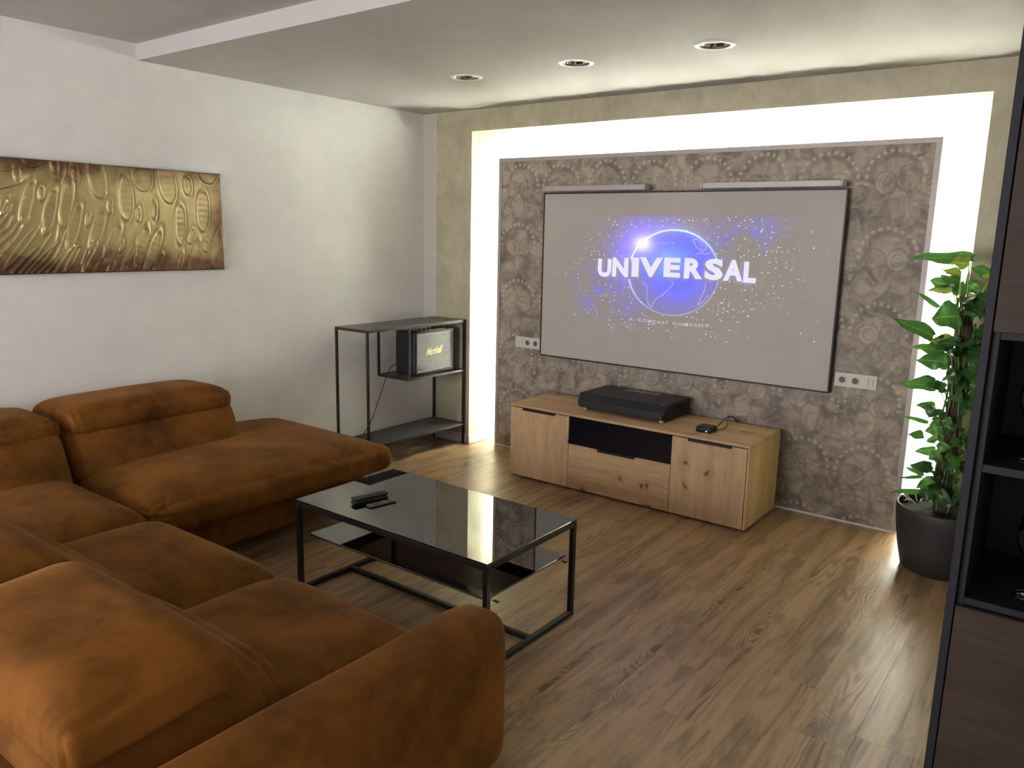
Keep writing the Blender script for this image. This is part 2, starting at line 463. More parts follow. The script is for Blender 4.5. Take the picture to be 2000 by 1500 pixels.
def soft_box(x0, x1, y0, y1, z0, z1, r, n=22, bulge=None, warp=None, wrinkle=0.004, seed=0, pleats=None):
    """upholstered block: rounded edges, bulged faces, small creases"""
    bm = bmesh.new(); bmesh.ops.create_cube(bm, size=2)
    bmesh.ops.subdivide_edges(bm, edges=bm.edges[:], cuts=n, use_grid_fill=True)
    c = Vector(((x0 + x1) / 2, (y0 + y1) / 2, (z0 + z1) / 2)); h = Vector(((x1 - x0) / 2, (y1 - y0) / 2, (z1 - z0) / 2))
    r = min(r, *(k * .98 for k in h)); bulge = bulge or {}
    for v in bm.verts:
        p = v.co.copy()
        p = Vector([math.copysign(1 - (1 - abs(k)) ** 1.5, k) for k in p])
        q = Vector([p[i] * h[i] for i in range(3)])
        inn = Vector([max(-(h[i] - r), min(h[i] - r, q[i])) for i in range(3)])
        d = q - inn
        if d.length > 1e-9: q = inn + d.normalized() * r
        e = [(1 - p[i] ** 6) ** 2 for i in range(3)]
        for key, b in bulge.items():
            ax = 'xyz'.index(key[0]); sg = 1 if key[1] == '+' else -1
            wgt = max(0, p[ax] * sg) ** 2
            o = [i for i in range(3) if i != ax]
            q[ax] += sg * b * wgt * e[o[0]] * e[o[1]]
        wpos = q + c
        if wrinkle:
            s = Vector((seed * 7.3, seed * 3.1, seed * 1.7))
            q += Vector((mnoise.noise(wpos * 5 + s), mnoise.noise(wpos * 5 + s + Vector((9, 0, 0))), mnoise.noise(wpos * 5 + s + Vector((0, 9, 0))))) * wrinkle
            q += Vector((mnoise.noise(wpos * 16 + s), mnoise.noise(wpos * 16 + s * 2), mnoise.noise(wpos * 16 - s))) * wrinkle * .25
        wpos = q + c
        v.co = Vector(warp(*wpos)) if warp else wpos
    if wrinkle:
        for _ in range(7): bmesh.ops.smooth_vert(bm, verts=bm.verts, factor=.5, use_axis_x=True, use_axis_y=True, use_axis_z=True)
    if pleats:
        bm.normal_update(); mv = []
        for v in bm.verts:
            k = 0
            for (pc, pr, ax, amp, fr) in pleats:
                dd = (v.co - Vector(pc)).length
                if dd < pr:
                    ph = v.co[ax] * fr + mnoise.noise(v.co * 9) * 2.5
                    k += amp * (math.sin(ph) - .4) * (1 - dd / pr) ** .8 * min(1, dd / (.25 * pr) + .4)
            mv.append(v.normal * k)
        for v, d in zip(bm.verts, mv): v.co += d
    return bm
def text_mesh(body, bold=0.0, shear=0.0, spacing=1.0):
    cu = bpy.data.curves.new('lettering', 'FONT'); cu.body = body; cu.offset = bold; cu.shear = shear; cu.space_character = spacing; cu.resolution_u = 3
    o = bpy.data.objects.new('lettering', cu); COL.objects.link(o)
    dg = bpy.context.evaluated_depsgraph_get(); me = bpy.data.meshes.new_from_object(o.evaluated_get(dg))
    bpy.data.objects.remove(o); bpy.data.curves.remove(cu)
    me.materials.clear(); return me
def fit_text(me, u0, u1, v0, v1, fn):
    """stretch flat text to the rectangle u0..u1, v0..v1 and place it with fn(u, v)"""
    xs = [v.co.x for v in me.vertices]; ys = [v.co.y for v in me.vertices]
    a, b, c, d = min(xs), max(xs), min(ys), max(ys)
    for v in me.vertices:
        v.co = fn(u0 + (v.co.x - a) / (b - a) * (u1 - u0), v0 + (v.co.y - c) / (d - c) * (v1 - v0))
    return me

# ------------------------------------------------------------------ room shell
H = 2.5; HH = 2.584; YS = -2.22; XR = 4.76; YF = -8.3
NX0, NX1, NZ, ND = .491, 3.769, 2.3495, .328
YP = .12; PX0, PX1, PZ = .657, 3.555, 2.162
fl = bx('floor', 'subfloor', None, -.1, XR + .1, YF - .1, .45, -.12, -.010, 0, kind='structure')
PW, PL = .1925, 1.38
pm = bm_new(); box(pm, -PW / 2 + .0002, PW / 2 - .0002, -PL / 2 + .0002, PL / 2 - .0002, -.010, 0)
bmesh.ops.bevel(pm, geom=[e for e in pm.edges if all(v.co.z > -.001 for v in e.verts)], offset=.0005, segments=1, affect='EDGES')
plank_me = bpy.data.meshes.new('plank'); pm.to_mesh(plank_me); pm.free(); plank_me.materials.append(M['plank'])
nrow = int(math.ceil(XR / PW)); rs = random.Random(3)
for i in range(nrow):
    off = rs.uniform(0, PL)
    y = .328 - off + PL / 2
    while y > YF - PL / 2:
        cy0, cy1 = max(y - PL / 2, YF), min(y + PL / 2, .328)
        cx = (i + .5) * PW; x1 = min((i + 1) * PW, XR)
        if cy1 - cy0 > .03:
            if cy1 - cy0 > PL - .001 and x1 > (i + 1) * PW - .001: me = plank_me; loc = (cx, y, 0)
            else:
                b = bm_new(); hx = (x1 - i * PW) / 2; hy = (cy1 - cy0) / 2
                box(b, -hx + .0002, hx - .0002, -hy + .0002, hy - .0002, -.010, 0)
                me = bpy.data.meshes.new('plank'); b.to_mesh(me); b.free(); me.materials.append(M['plank']); loc = (i * PW + hx, (cy0 + cy1) / 2, 0)
            o = bpy.data.objects.new('plank', me); COL.objects.link(o); o.location = loc; o.parent = fl
        y -= PL

# left wall with the white strip that turns the corner
bm = bm_new()
box(bm, -.12, 0, YF, .40, -.1, 2.75)
obj('wall_left', bm, 'white_paint', None, kind='structure')
M['strip_shade_paint'] = plain('shaded_corner_paint', (.50, .465, .40), .6)  # white corner strip, its colour darkened to stand in for the shade there
bx('trim_2', 'strip_shade_paint', None, 0, .1385, .012, .34, 0, H, 0, kind='structure')
# back wall: piers, lintel, all decorative plaster
bm = bm_new()
box(bm, .1385, NX0, 0, .40, 0, H); box(bm, NX1, XR, 0, .40, 0, H); box(bm, NX0, NX1, 0, .40, NZ, H)
obj('wall_back', bm, 'plaster', None, kind='structure')
bx('wall_niche', 'niche_white', None, NX0, NX1, ND, .40, 0, NZ, 0, kind='structure')
bx('trim_1', 'baseboard', None, .1370, .1400, -.0015, .012, 0, H, 0, kind='structure')
bx('wall_right', 'white_paint', None, XR, XR + .12, YF, .40, -.1, 2.75, 0, kind='structure')
# wall behind the camera, with the window the daylight comes through
WX0, WX1, WZ0, WZ1 = .55, 2.95, .55, 2.30
bm = bm_new()
box(bm, 0, WX0, YF - .12, YF, 0, HH); box(bm, WX1, XR, YF - .12, YF, 0, HH)
box(bm, WX0, WX1, YF - .12, YF, 0, WZ0); box(bm, WX0, WX1, YF - .12, YF, WZ1, HH)
obj('wall_front', bm, 'white_paint', None, kind='structure')
wf = bm_new()
for a, b in ((WX0, WX0 + .06), ((WX0 + WX1) / 2 - .04, (WX0 + WX1) / 2 + .04), (WX1 - .06, WX1)): box(wf, a, b, YF - .09, YF - .03, WZ0, WZ1)
for a, b in ((WZ0, WZ0 + .06), (WZ1 - .06, WZ1)): box(wf, WX0, WX1, YF - .09, YF - .03, a, b)
obj('window_1', wf, 'baseboard', None, kind='structure')
# ceiling: dropped part with three lamp holes, fascia, higher part
LAMPS = [(1.240, -.950), (1.984, -.950), (2.739, -.945)]; HR = .0745
bm = bm_new()
def loop(pts):
    vs = [bm.verts.new(p) for p in pts]
    return [bm.edges.new((vs[i], vs[(i + 1) % len(vs)])) for i in range(len(vs))]
ed = loop([(0, YS, H), (XR, YS, H), (XR, .40, H), (0, .40, H)])
for lx, ly in LAMPS: ed += loop([(lx + HR * math.cos(a * math.pi / 20), ly + HR * math.sin(a * math.pi / 20), H) for a in range(40)])
bmesh.ops.triangle_fill(bm, use_beauty=True, use_dissolve=False, edges=ed)
def quad(*p): bm.faces.new([bm.verts.new(q) for q in p])
quad((0, YS, H), (XR, YS, H), (XR, YS, HH), (0, YS, HH))
quad((0, YF, HH), (XR, YF, HH), (XR, YS, HH), (0, YS, HH))
box(bm, -.1, XR + .1, YF - .1, .45, 2.72, 2.80)
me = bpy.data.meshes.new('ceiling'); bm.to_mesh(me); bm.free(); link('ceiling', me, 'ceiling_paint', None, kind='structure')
# baseboards
bx('baseboard_left', 'baseboard', None, 0, .014, YF, .012, 0, .075, .003, kind='structure')
bm = bm_new(); box(bm, .1385, NX0, -.013, 0, 0, .075); box(bm, NX0 - .013, NX0 + .013, -.013, ND, 0, .075)
obj('baseboard_back', bm, 'baseboard', None, .003, 1, kind='structure')
bx('baseboard_right', 'baseboard', None, NX1, XR, -.013, 0, 0, .075, .003, kind='structure')

# ------------------------------------------------------------------ backlit wall panel
t = thing('accent_panel', 'large taupe floral wallpapered wall panel with metal edge, backlit in the niche', 'wall panel', ((PX0 + PX1) / 2, .14, 0))
bx('papered_board', 'wallpaper', t, PX0 + .004, PX1 - .004, YP, .160, .012, PZ - .004, 0)
PT = .027
for nm, a in (('edge_profile', (PX0, PX0 + PT, .012, PZ - PT - .0005)), ('edge_profile', (PX1 - PT, PX1, .012, PZ - PT - .0005)), ('edge_profile', (PX0, PX1, PZ - PT, PZ))):
    bm = bm_new(); x0, x1, z0, z1 = a
    box(bm, x0, x1, YP - .005, YP + .001, z0, z1)
    if nm and x1 - x0 > 1: box(bm, x0, x1, YP, .165, z1 - .003, z1 + .001)
    elif x0 < 1: box(bm, x0 - .001, x0 + .003, YP, .165, z0, z1)
    else: box(bm, x1 - .003, x1 + .001, YP, .165, z0, z1)
    obj(nm, bm, 'alu_trim', t, label='brushed aluminium edge profile')
bx('bottom_strip', 'baseboard', t, PX0, PX1, YP - .004, .16, 0, .012, .001, label='thin pale strip at the floor')
for a in ((PX0 + .10, PX1 - .10, PZ - .045, PZ - .033), (PX0 + .033, PX0 + .045, .10, PZ - .20), (PX1 - .045, PX1 - .033, .10, PZ - .20)):
    bm = bm_new(); bm.faces.new([bm.verts.new((x, .1625, z)) for x, z in ((a[0], a[2]), (a[0], a[3]), (a[1], a[3]), (a[1], a[2]))]); me = bpy.data.meshes.new('led_strip'); bm.to_mesh(me); bm.free()
    link('led_strip', me, 'led', t, label='glowing LED tape behind the panel')
    bx('led_channel', 'baseboard', t, a[0] - .002, a[1] + .002, .1602, .1618, a[2] - .002, a[3] + .002, 0)
for xx in (PX0 + .3, (PX0 + PX1) / 2, PX1 - .3): bx('batten', 'navy', t, xx - .03, xx + .03, .1602, ND - .0005, .02, PZ - .3, 0)


# ------------------------------------------------------------------ projection screen
SX0, SX1, SZ0, SZ1 = 1.0955, 3.1284, .7596, 1.9100; YSC = .070
t = thing('projection_screen', 'wide grey projection screen in thin black frame showing a blue globe title', 'screen', ((SX0 + SX1) / 2, .095, SZ0))
F = .0095
cv = bm_new(); vs = [cv.verts.new(p) for p in ((SX0 + F, YSC + .004, SZ0 + F), (SX1 - F, YSC + .004, SZ0 + F), (SX1 - F, YSC + .004, SZ1 - F), (SX0 + F, YSC + .004, SZ1 - F))]
box(cv, SX0 + F, SX1 - F, YSC + .005, YSC + .008, SZ0 + F, SZ1 - F); cv.faces.new(vs)
surf = obj('picture_surface', cv, 'screen', t, label='grey cloth showing a glowing blue globe and stars')
for a in ((SX0, SX0 + F, SZ0, SZ1), (SX1 - F, SX1, SZ0, SZ1), (SX0 + F, SX1 - F, SZ0, SZ0 + F), (SX0 + F, SX1 - F, SZ1 - F, SZ1)):
    bx('frame_bar', 'black_metal', t, a[0], a[1], YSC, YP - .006, a[2], a[3], .001)
bx('back_box', 'black_plastic', t, SX0 + .03, SX1 - .03, YSC + .009, YP - .0005, SZ0 + .03, SZ1 - .03, 0)
PY = YSC + .0030
def pl(dy=0): return lambda u, v: Vector((u, PY - dy, v))
LET = [('U', 1.556, 1.661, 1.339, 1.472), ('N', 1.668, 1.789, 1.345, 1.483), ('I', 1.815, 1.866, 1.351, 1.488), ('V', 1.870, 2.038, 1.356, 1.492), ('E', 2.045, 2.172, 1.361, 1.496), ('R', 2.186, 2.323, 1.359, 1.498), ('S', 2.323, 2.455, 1.357, 1.500), ('A', 2.446, 2.580, 1.358, 1.498), ('L', 2.572, 2.663, 1.352, 1.490)]
for ch, a, b, c, d in LET:
    k = (a + b) / 2 - 2.105; sh = k * .045
    # the letters wrap a globe: side walls show away from the middle and below
    lm = fit_text(text_mesh(ch, .05), a, b - .012 * (1 if k > 0 else 0), c + .012, d, pl(.0006)); o = link('letter', lm, 'title_white', surf)
    for q, mm, dy in (((sh * .55, -.006), 'title_side', .0003), ((sh * 1.0, -.012), 'title_warm' if abs(k) > .25 else 'title_side', .0001)):
        l2 = fit_text(text_mesh(ch, .05), a - q[0], b - .012 * (1 if k > 0 else 0) - q[0], c + .012 + q[1], d + q[1] * .4, pl(dy)); link('letter_side', l2, mm, surf)
def warp_sub(u, v):
    s = (u - 2.09) / .28; return Vector((u, PY - .0006, v + .006 * s * s))
for wd_, a, b in (('A', 1.815, 1.842), ('COMCAST', 1.879, 2.100), ('COMPANY', 2.131, 2.372)):
    link('small_word', fit_text(text_mesh(wd_, .012, 0, 1.28), a, b, 1.069, 1.089, warp_sub), 'title_small', surf)
def ribbon(pts, wd):
    bm = bm_new(); pv = None
    pts = [Vector((p[0], PY - .00015, p[1])) for p in pts]
    for i, p in enumerate(pts):
        tv = (pts[min(i + 1, len(pts) - 1)] - pts[max(i - 1, 0)]).normalized(); nn = Vector((-tv.z, 0, tv.x)) * wd
        cur = (bm.verts.new(p + nn), bm.verts.new(p - nn))
        if pv: bm.faces.new((pv[0], pv[1], cur[1], cur[0]))
        pv = cur
    return bm
SA = [(1.9, 1.334), (1.92, 1.312), (1.939, 1.297), (1.936, 1.265), (1.934, 1.238), (1.945, 1.2), (1.97, 1.169), (1.978, 1.189), (1.994, 1.216), (2.021, 1.244), (2.055, 1.266), (2.082, 1.286), (2.102, 1.313), (2.117, 1.333), (2.105, 1.351)]
AF = [(2.335, 1.357), (2.333, 1.308), (2.315, 1.263), (2.291, 1.212), (2.308, 1.219), (2.333, 1.242), (2.36, 1.281)]
EU = [(2.234, 1.611), (2.25, 1.575), (2.267, 1.563), (2.302, 1.539), (2.33, 1.565), (2.315, 1.58), (2.299, 1.588), (2.27, 1.615), (2.234, 1.611)]
NA = [(1.979, 1.574), (2.005, 1.585), (2.035, 1.588), (2.06, 1.583), (2.09, 1.595), (2.111, 1.583)]
N2 = [(2.254, 1.52), (2.283, 1.533), (2.322, 1.528), (2.361, 1.535)]
rj = random.Random(5)
for L_, wd in ((SA, .0016), (AF, .0016), (EU, .0018), (NA, .0016), (N2, .0016)):
    pts = []
    for a, b in zip(L_, L_[1:]):
        for k in range(3): pts.append((a[0] + (b[0] - a[0]) * k / 3 + rj.uniform(-.003, .003), a[1] + (b[1] - a[1]) * k / 3 + rj.uniform(-.003, .003)))
    pts.append(L_[-1]); obj('coastline', ribbon(pts, wd), 'coast', surf)
bm = bm_new()
for k in range(150):
    src = rj.choice((SA, SA, SA, AF, AF, EU, EU)); i = rj.randrange(len(src) - 1); f = rj.random()
    px = src[i][0] + (src[i + 1][0] - src[i][0]) * f + rj.uniform(-.018, .018); pz = src[i][1] + (src[i + 1][1] - src[i][1]) * f + rj.uniform(-.014, .014)
    s = rj.uniform(.0010, .0024); bm.faces.new([bm.verts.new((px + a * s, PY - .0002, pz + b * s)) for a, b in ((-1, 0), (0, -1), (1, 0), (0, 1))])
obj('city_lights', bm, 'title_small', surf, kind='stuff')
STARS = [(1.671, 1.719), (1.464, 1.641), (1.492, 1.595), (1.629, 1.732), (2.049, 1.737), (2.094, 1.714), (2.316, 1.738), (2.452, 1.745), (2.589, 1.737), (2.602, 1.725), (2.667, 1.678), (2.441, 1.234), (2.459, 1.174), (2.641, 1.209), (2.69, 1.246), (2.684, 1.428), (2.704, 1.552), (2.549, 1.514), (2.617, 1.165), (2.511, 1.071), (1.205, 1.35), (1.3, 1.36), (1.4, 1.36), (1.39, 1.08), (2.95, 1.67), (2.97, 1.58), (2.94, 1.09), (3.02, 1.05), (2.77, 1.58), (2.81, 1.36)]
bm = bm_new()
for px, pz in STARS:
    s = rj.uniform(.0032, .0052); bm.faces.new([bm.verts.new((px + math.cos(a * math.pi / 4) * s * (1 if a % 2 == 0 else .55), PY - .0002, pz + math.sin(a * math.pi / 4) * s * (1 if a % 2 == 0 else .55))) for a in range(8)])
for k in range(230):
    px = rj.gauss(2.12, .42); pz = rj.uniform(1.0, 1.75)
    if not (SX0 + .1 < px < SX1 - .06) or ((px - 2.105) / .325) ** 2 + ((pz - 1.4) / .28) ** 2 < 1 or (1.52 < px < 2.70 and 1.33 < pz < 1.50): continue
    s = rj.choice((.0012, .0016, .0020, .0026)); bm.faces.new([bm.verts.new((px + a * s, PY - .0002, pz + b * s)) for a, b in ((-1, 0), (0, -1), (1, 0), (0, 1))])
obj('bright_stars', bm, 'star_white', surf, kind='stuff')

# ------------------------------------------------------------------ two light bars above the screen
for x0, x1, side in ((1.128, 1.912, 'left half'), (2.286, 3.110, 'right half')):
    z0, z1 = 1.9165, 1.9500
    t = thing('wall_light_bar', 'brushed metal light bar above the ' + side + ' of the projection screen', 'wall light', ((x0 + x1) / 2, .06, z0), 'light bars above the screen')
    bx('bar_body', 'alu', t, x0 + .014, x1 - .010, .010, .085, z0, z1, .002)
    bx('end_cap', 'alu', t, x0, x0 + .0135, .008, .086, z0 - .001, z1 + .001, .002)
    bx('end_cap', 'alu', t, x1 - .0095, x1, .008, .086, z0 - .001, z1 + .001, .002, label='darker end cap')
    bx('wall_plate', 'black_metal', t, x0 + .20, x1 - .20, .085, YP - .0003, z0 + .006, z1 - .006, .001)
    bx('diffuser', 'lamp_white', t, x0 + .02, x1 - .02, .085, .0885, z0 + .008, z1 - .006, 0)

# ------------------------------------------------------------------ socket and switch strips
def socket_strip(x0, zc, order, label):
    W, Hh = .228, .081; y1 = YP - .0003
    t = thing('socket_strip', label, 'wall socket', (x0 + W / 2, YP, zc - Hh / 2), 'socket strips on the wallpapered panel')
    bx('frame', 'socket_white', t, x0, x0 + W, y1 - .009, y1, zc - Hh / 2, zc + Hh / 2, .003)
    for i, k in enumerate(order):
        cx = x0 + .043 + i * .071; yf = y1 - .009
        if k == 's':
            bx('insert', 'socket_white', t, cx - .0245, cx + .0245, yf - .003, yf + .001, zc - .0245, zc + .0245, .0015)
            bm = bm_new(); n = 24
            for r0, r1, ya, yb in ((.0205, .0190, yf - .0045, yf - .0045), (.0190, .0180, yf - .0045, yf - .0033), (.0205, .0205, yf - .003, yf - .0045)):
                for q in range(n):
                    a, b = 2 * math.pi * q / n, 2 * math.pi * (q + 1) / n
                    bm.faces.new([bm.verts.new((cx + r * math.cos(g), y, zc + r * math.sin(g))) for r, y, g in ((r0, ya, a), (r0, ya, b), (r1, yb, b), (r1, yb, a))])
            so = obj('socket_rim', bm, 'socket_white', t)
            bm = bm_new(); bm.faces.new([bm.verts.new((cx + .0182 * math.cos(2 * math.pi * q / n), yf - .0032, zc + .0182 * math.sin(2 * math.pi * q / n))) for q in range(n)])
            obj('socket_well', bm, 'socket_dark', so)
            bm = bm_new(); tube(bm, [(cx, yf - .0032, zc + .010), (cx, yf - .011, zc + .010)], .0026, 8); obj('earth_pin', bm, 'chrome', so)
        else:
            for dx in (-.0125, .0125):
                bx('rocker', 'socket_white', t, cx + dx - .0118, cx + dx + .0118, yf - .0055, yf + .001, zc - .0235, zc + .0235, .0015)
socket_strip(3.143, .8435, 'ssw', 'ivory strip of two sockets and a double switch right of the screen')
socket_strip(.844, .8330, 'wss', 'ivory strip of a switch and two sockets left of the screen')

# ------------------------------------------------------------------ recessed ceiling lamps
LN = ['recessed ceiling spotlight nearest the white left wall', 'recessed ceiling spotlight in the middle of the row of three', 'recessed ceiling spotlight on the right, nearest the tall cabinet']
for (lx, ly), lb in zip(LAMPS, LN):
    t = thing('recessed_spotlight', lb, 'ceiling light', (lx, ly, H), 'recessed ceiling spotlights')
    bm = bm_new(); lathe(bm, [(.0700, H - .0005), (.0725, H - .006), (.090, H - .005), (.0945, H - .001), (.094, H)], lx, ly, 48); obj('trim_ring', bm, 'lamp_white', t, smooth=True)
    bm = bm_new(); lathe(bm, [(.0725, H + .001), (.0715, H - .003), (.0685, H - .002), (.0675, H + .006), (.071, H + .012)], lx, ly, 48); obj('tilt_ring', bm, 'grey_metal', t, smooth=True)
    bm = bm_new(); lathe(bm, [(.0680, H + .004), (.060, H + .022), (.040, H + .044), (.018, H + .056), (0, H + .058)], lx, ly, 40); obj('reflector', bm, 'chrome', t, smooth=True)
    bm = bm_new(); lathe(bm, [(0, H + .008), (.020, H + .010), (.023, H + .018), (.016, H + .050)], lx, ly, 24); obj('bulb_cap', bm, 'lamp_dark', t, smooth=True)
    bm = bm_new(); box(bm, lx - .060, lx + .060, ly - .003, ly + .003, H + .010, H + .013); obj('bulb_bridge', bm, 'chrome', t)
    bm = bm_new(); lathe(bm, [(.0745, H), (.0745, H + .075), (0, H + .075)], lx, ly, 32); obj('housing', bm, 'lamp_dark', t, smooth=False)

# ------------------------------------------------------------------ TV stand
X0, X1, Y0, Y1, Z0, Z1 = 1.222, 2.877, -.430, .0690, .012, .5035
t = thing('tv_stand', 'low knotty oak TV stand with two doors, a drawer and a black flap', 'TV stand', ((X0 + X1) / 2, -.18, 0))
bx('top_board', 'oak_h', t, X0, X1, Y0 - .001, Y1, Z1 - .017, Z1, .0012)
bx('side_panel', 'oak_v', t, X0, X0 + .016, Y0 + .020, Y1, Z0, Z1 - .0172, .001)
bx('side_panel', 'oak_v', t, X1 - .013, X1, Y0 + .001, Y1, Z0, Z1 - .0172, .001)
bx('bottom_board', 'oak_h', t, X0 + .017, X1 - .014, Y0 + .022, Y1, Z0, Z0 + .016, .001)
bx('back_board', 'black_plastic', t, X0 + .017, X1 - .014, Y1 - .006, Y1, Z0 + .017, Z1 - .018, 0)
for xx in (1.690, 2.407): bx('divider', 'black_plastic', t, xx - .008, xx + .008, Y0 + .022, Y1 - .007, Z0 + .017, Z1 - .018, 0)
FT = Z1 - .0225
def front(nm, mat, x0, x1, z0, z1): return bx(nm, mat, t, x0, x1, Y0, Y0 + .018, z0, z1, .001)
dl = front('door', 'oak_v', X0 + .001, 1.688, Z0 + .001, FT)
dr = front('door', 'oak_v', 2.409, X1 - .0165, Z0 + .001, FT)
dw = front('drawer', 'oak_h', 1.691, 2.406, Z0 + .001, .303)
bx('flap', 'smoked', t, 1.691, 2.406, Y0 + .004, Y0 + .018, .306, FT + .004, .001, label='black glossy flap')
def pull(parent, x0, x1, z):
    bm = bm_new(); box(bm, x0, x1, Y0 - .011, Y0 + .012, z, z + .003); box(bm, x0, x1, Y0 - .011, Y0 - .008, z - .011, z)
    obj('handle', bm, 'black_metal', parent, label='thin black edge pull')
pull(dl, 1.328, 1.583, FT); pull(dr, 2.510, 2.772, FT); pull(dw, 1.911, 2.171, .303)
for fx in (X0 + .06, X1 - .06):
    for fy in (Y0 + .08, Y1 - .06):
        bm = bm_new(); lathe(bm, [(0, 0), (.02, 0), (.02, Z0), (0, Z0)], fx, fy, 16); obj('foot', bm, 'black_plastic', t)

# ------------------------------------------------------------------ projector on the stand
zt = Z1
t = thing('projector', 'black ultra short throw projector on the oak TV stand', 'projector', (1.975, -.11, zt))
bm = bm_new(); prism_x(bm, [(-.268, zt + .112), (.070, zt + .112), (.082, zt + .100), (.080, zt + .022), (.060, zt + .014), (-.262, zt + .014), (-.284, zt + .024), (-.296, zt + .058)], 1.664, 2.284)
obj('housing', bm, 'black_satin', t, .006, 2)
bx('front_grille', 'black_plastic', t, 1.678, 2.272, -.2985, -.270, zt + .022, zt + .058, .003, label='dark cloth front grille')
bm = bm_new(); box(bm, 1.85, 2.10, -.02, .045, zt + .1115, zt + .1135); obj('lens_window', bm, 'black_glass', t)
bm = bm_new()
for i in range(11): box(bm, 2.2825, 2.2865, -.17 + i * .022, -.160 + i * .022, zt + .028, zt + .092)
obj('side_vent', bm, 'black_plastic', t, kind='stuff')
bx('badge', 'alu', t, 2.243, 2.262, -.262, -.256, zt + .1118, zt + .1132, 0, label='small pale badge on the front edge')
for fx in (1.70, 2.25):
    for fy in (-.255, .03):
        bm = bm_new(); lathe(bm, [(0, zt + .0002), (.017, zt + .0002), (.018, zt + .008), (.016, zt + .0135), (0, zt + .0135)], fx, fy, 20); obj('foot', bm, 'alu', t)

# ------------------------------------------------------------------ set-top box with its leads
t = thing('media_box', 'small black streaming box with a white light, right of the projector', 'media player', (2.55, -.275, zt))
bm = soft_box(2.502, 2.600, -.324, -.226, zt + .001, zt + .035, .012, 10, wrinkle=0); obj('case', bm, 'black_satin', t, smooth=True)
bm = bm_new(); box(bm, 2.507, 2.595, -.319, -.231, zt + .0003, zt + .002); obj('base_pad', bm, 'black_plastic', t)
bm = bm_new(); tube(bm, [(2.570, -.3225, zt + .011), (2.570, -.3250, zt + .011)], .0032, 12); obj('indicator_light', bm, 'white_dot', t, label='white glowing dot')
for nm, pts, r in (('lead', [(2.588, -.226, zt + .018), (2.586, -.16, zt + .030), (2.575, -.06, zt + .042), (2.572, .02, zt + .040), (2.585, .078, zt + .022), (2.592, .088, zt - .02), (2.592, .090, zt - .12)], .0034),
                   ('lead', [(2.594, -.228, zt + .010), (2.612, -.18, zt + .006), (2.608, -.10, zt + .012), (2.585, -.04, zt + .034), (2.578, .02, zt + .042), (2.580, .080, zt + .024), (2.600, .092, zt - .02), (2.600, .094, zt - .12)], .0022)):
    bm = bm_new(); tube(bm, smooth_path(pts), r, 8); obj(nm, bm, 'cord', t, smooth=True)

# ------------------------------------------------------------------ coffee table
X0, X1, Y0, Y1, ZT = 1.5513, 2.6553, -2.4654, -1.8561, .4386
t = thing('coffee_table', 'black steel coffee table with black glass top and lower glass shelf', 'coffee table', ((X0 + X1) / 2, (Y0 + Y1) / 2, 0))
B = .022
for xx in (X0, X1 - B):
    for yy in (Y0, Y1 - B): bx('leg', 'black_metal', t, xx, xx + B, yy, yy + B, 0, ZT - .008, .0015)
for xx in (X0, X1 - B):
    bx('base_bar', 'black_metal', t, xx, xx + B, Y0 + B, Y1 - B, 0, B, .0015)
    bx('top_rail', 'black_metal', t, xx, xx + B, Y0 + B, Y1 - B, ZT - .008 - B, ZT - .008, .0015)
for yy in (Y0, Y1 - B): bx('top_rail', 'black_metal', t, X0 + B, X1 - B, yy, yy + B, ZT - .008 - B, ZT - .008, .0015)
bx('stretcher', 'black_metal', t, X0 + B, X1 - B, (Y0 + Y1) / 2 - B / 2, (Y0 + Y1) / 2 + B / 2, 0, B, .0015)
bx('glass_top', 'black_glass', t, X0 + .001, X1 - .001, Y0 + .001, Y1 - .001, ZT - .008, ZT, .0012)
sh = bx('glass_shelf', 'black_glass', t, X0 + .045, X1 - .035, Y0 + .040, Y1 - .020, .268, .276, .0012)
for xx, sx in ((X0 + B, 1), (X1 - B, -1)):
    for yy in (Y0 + .07, Y1 - .07):
        bx('shelf_bracket', 'alu', sh, min(xx, xx + sx * .055), max(xx, xx + sx * .055), yy - .004, yy + .004, .262, .268, .001)
    for yy in (Y0 + .07, Y1 - .07): bx('shelf_post', 'black_metal', t, xx - (B if sx > 0 else 0), xx + (0 if sx > 0 else B), yy - .004, yy + .004, .262, .268, 0)
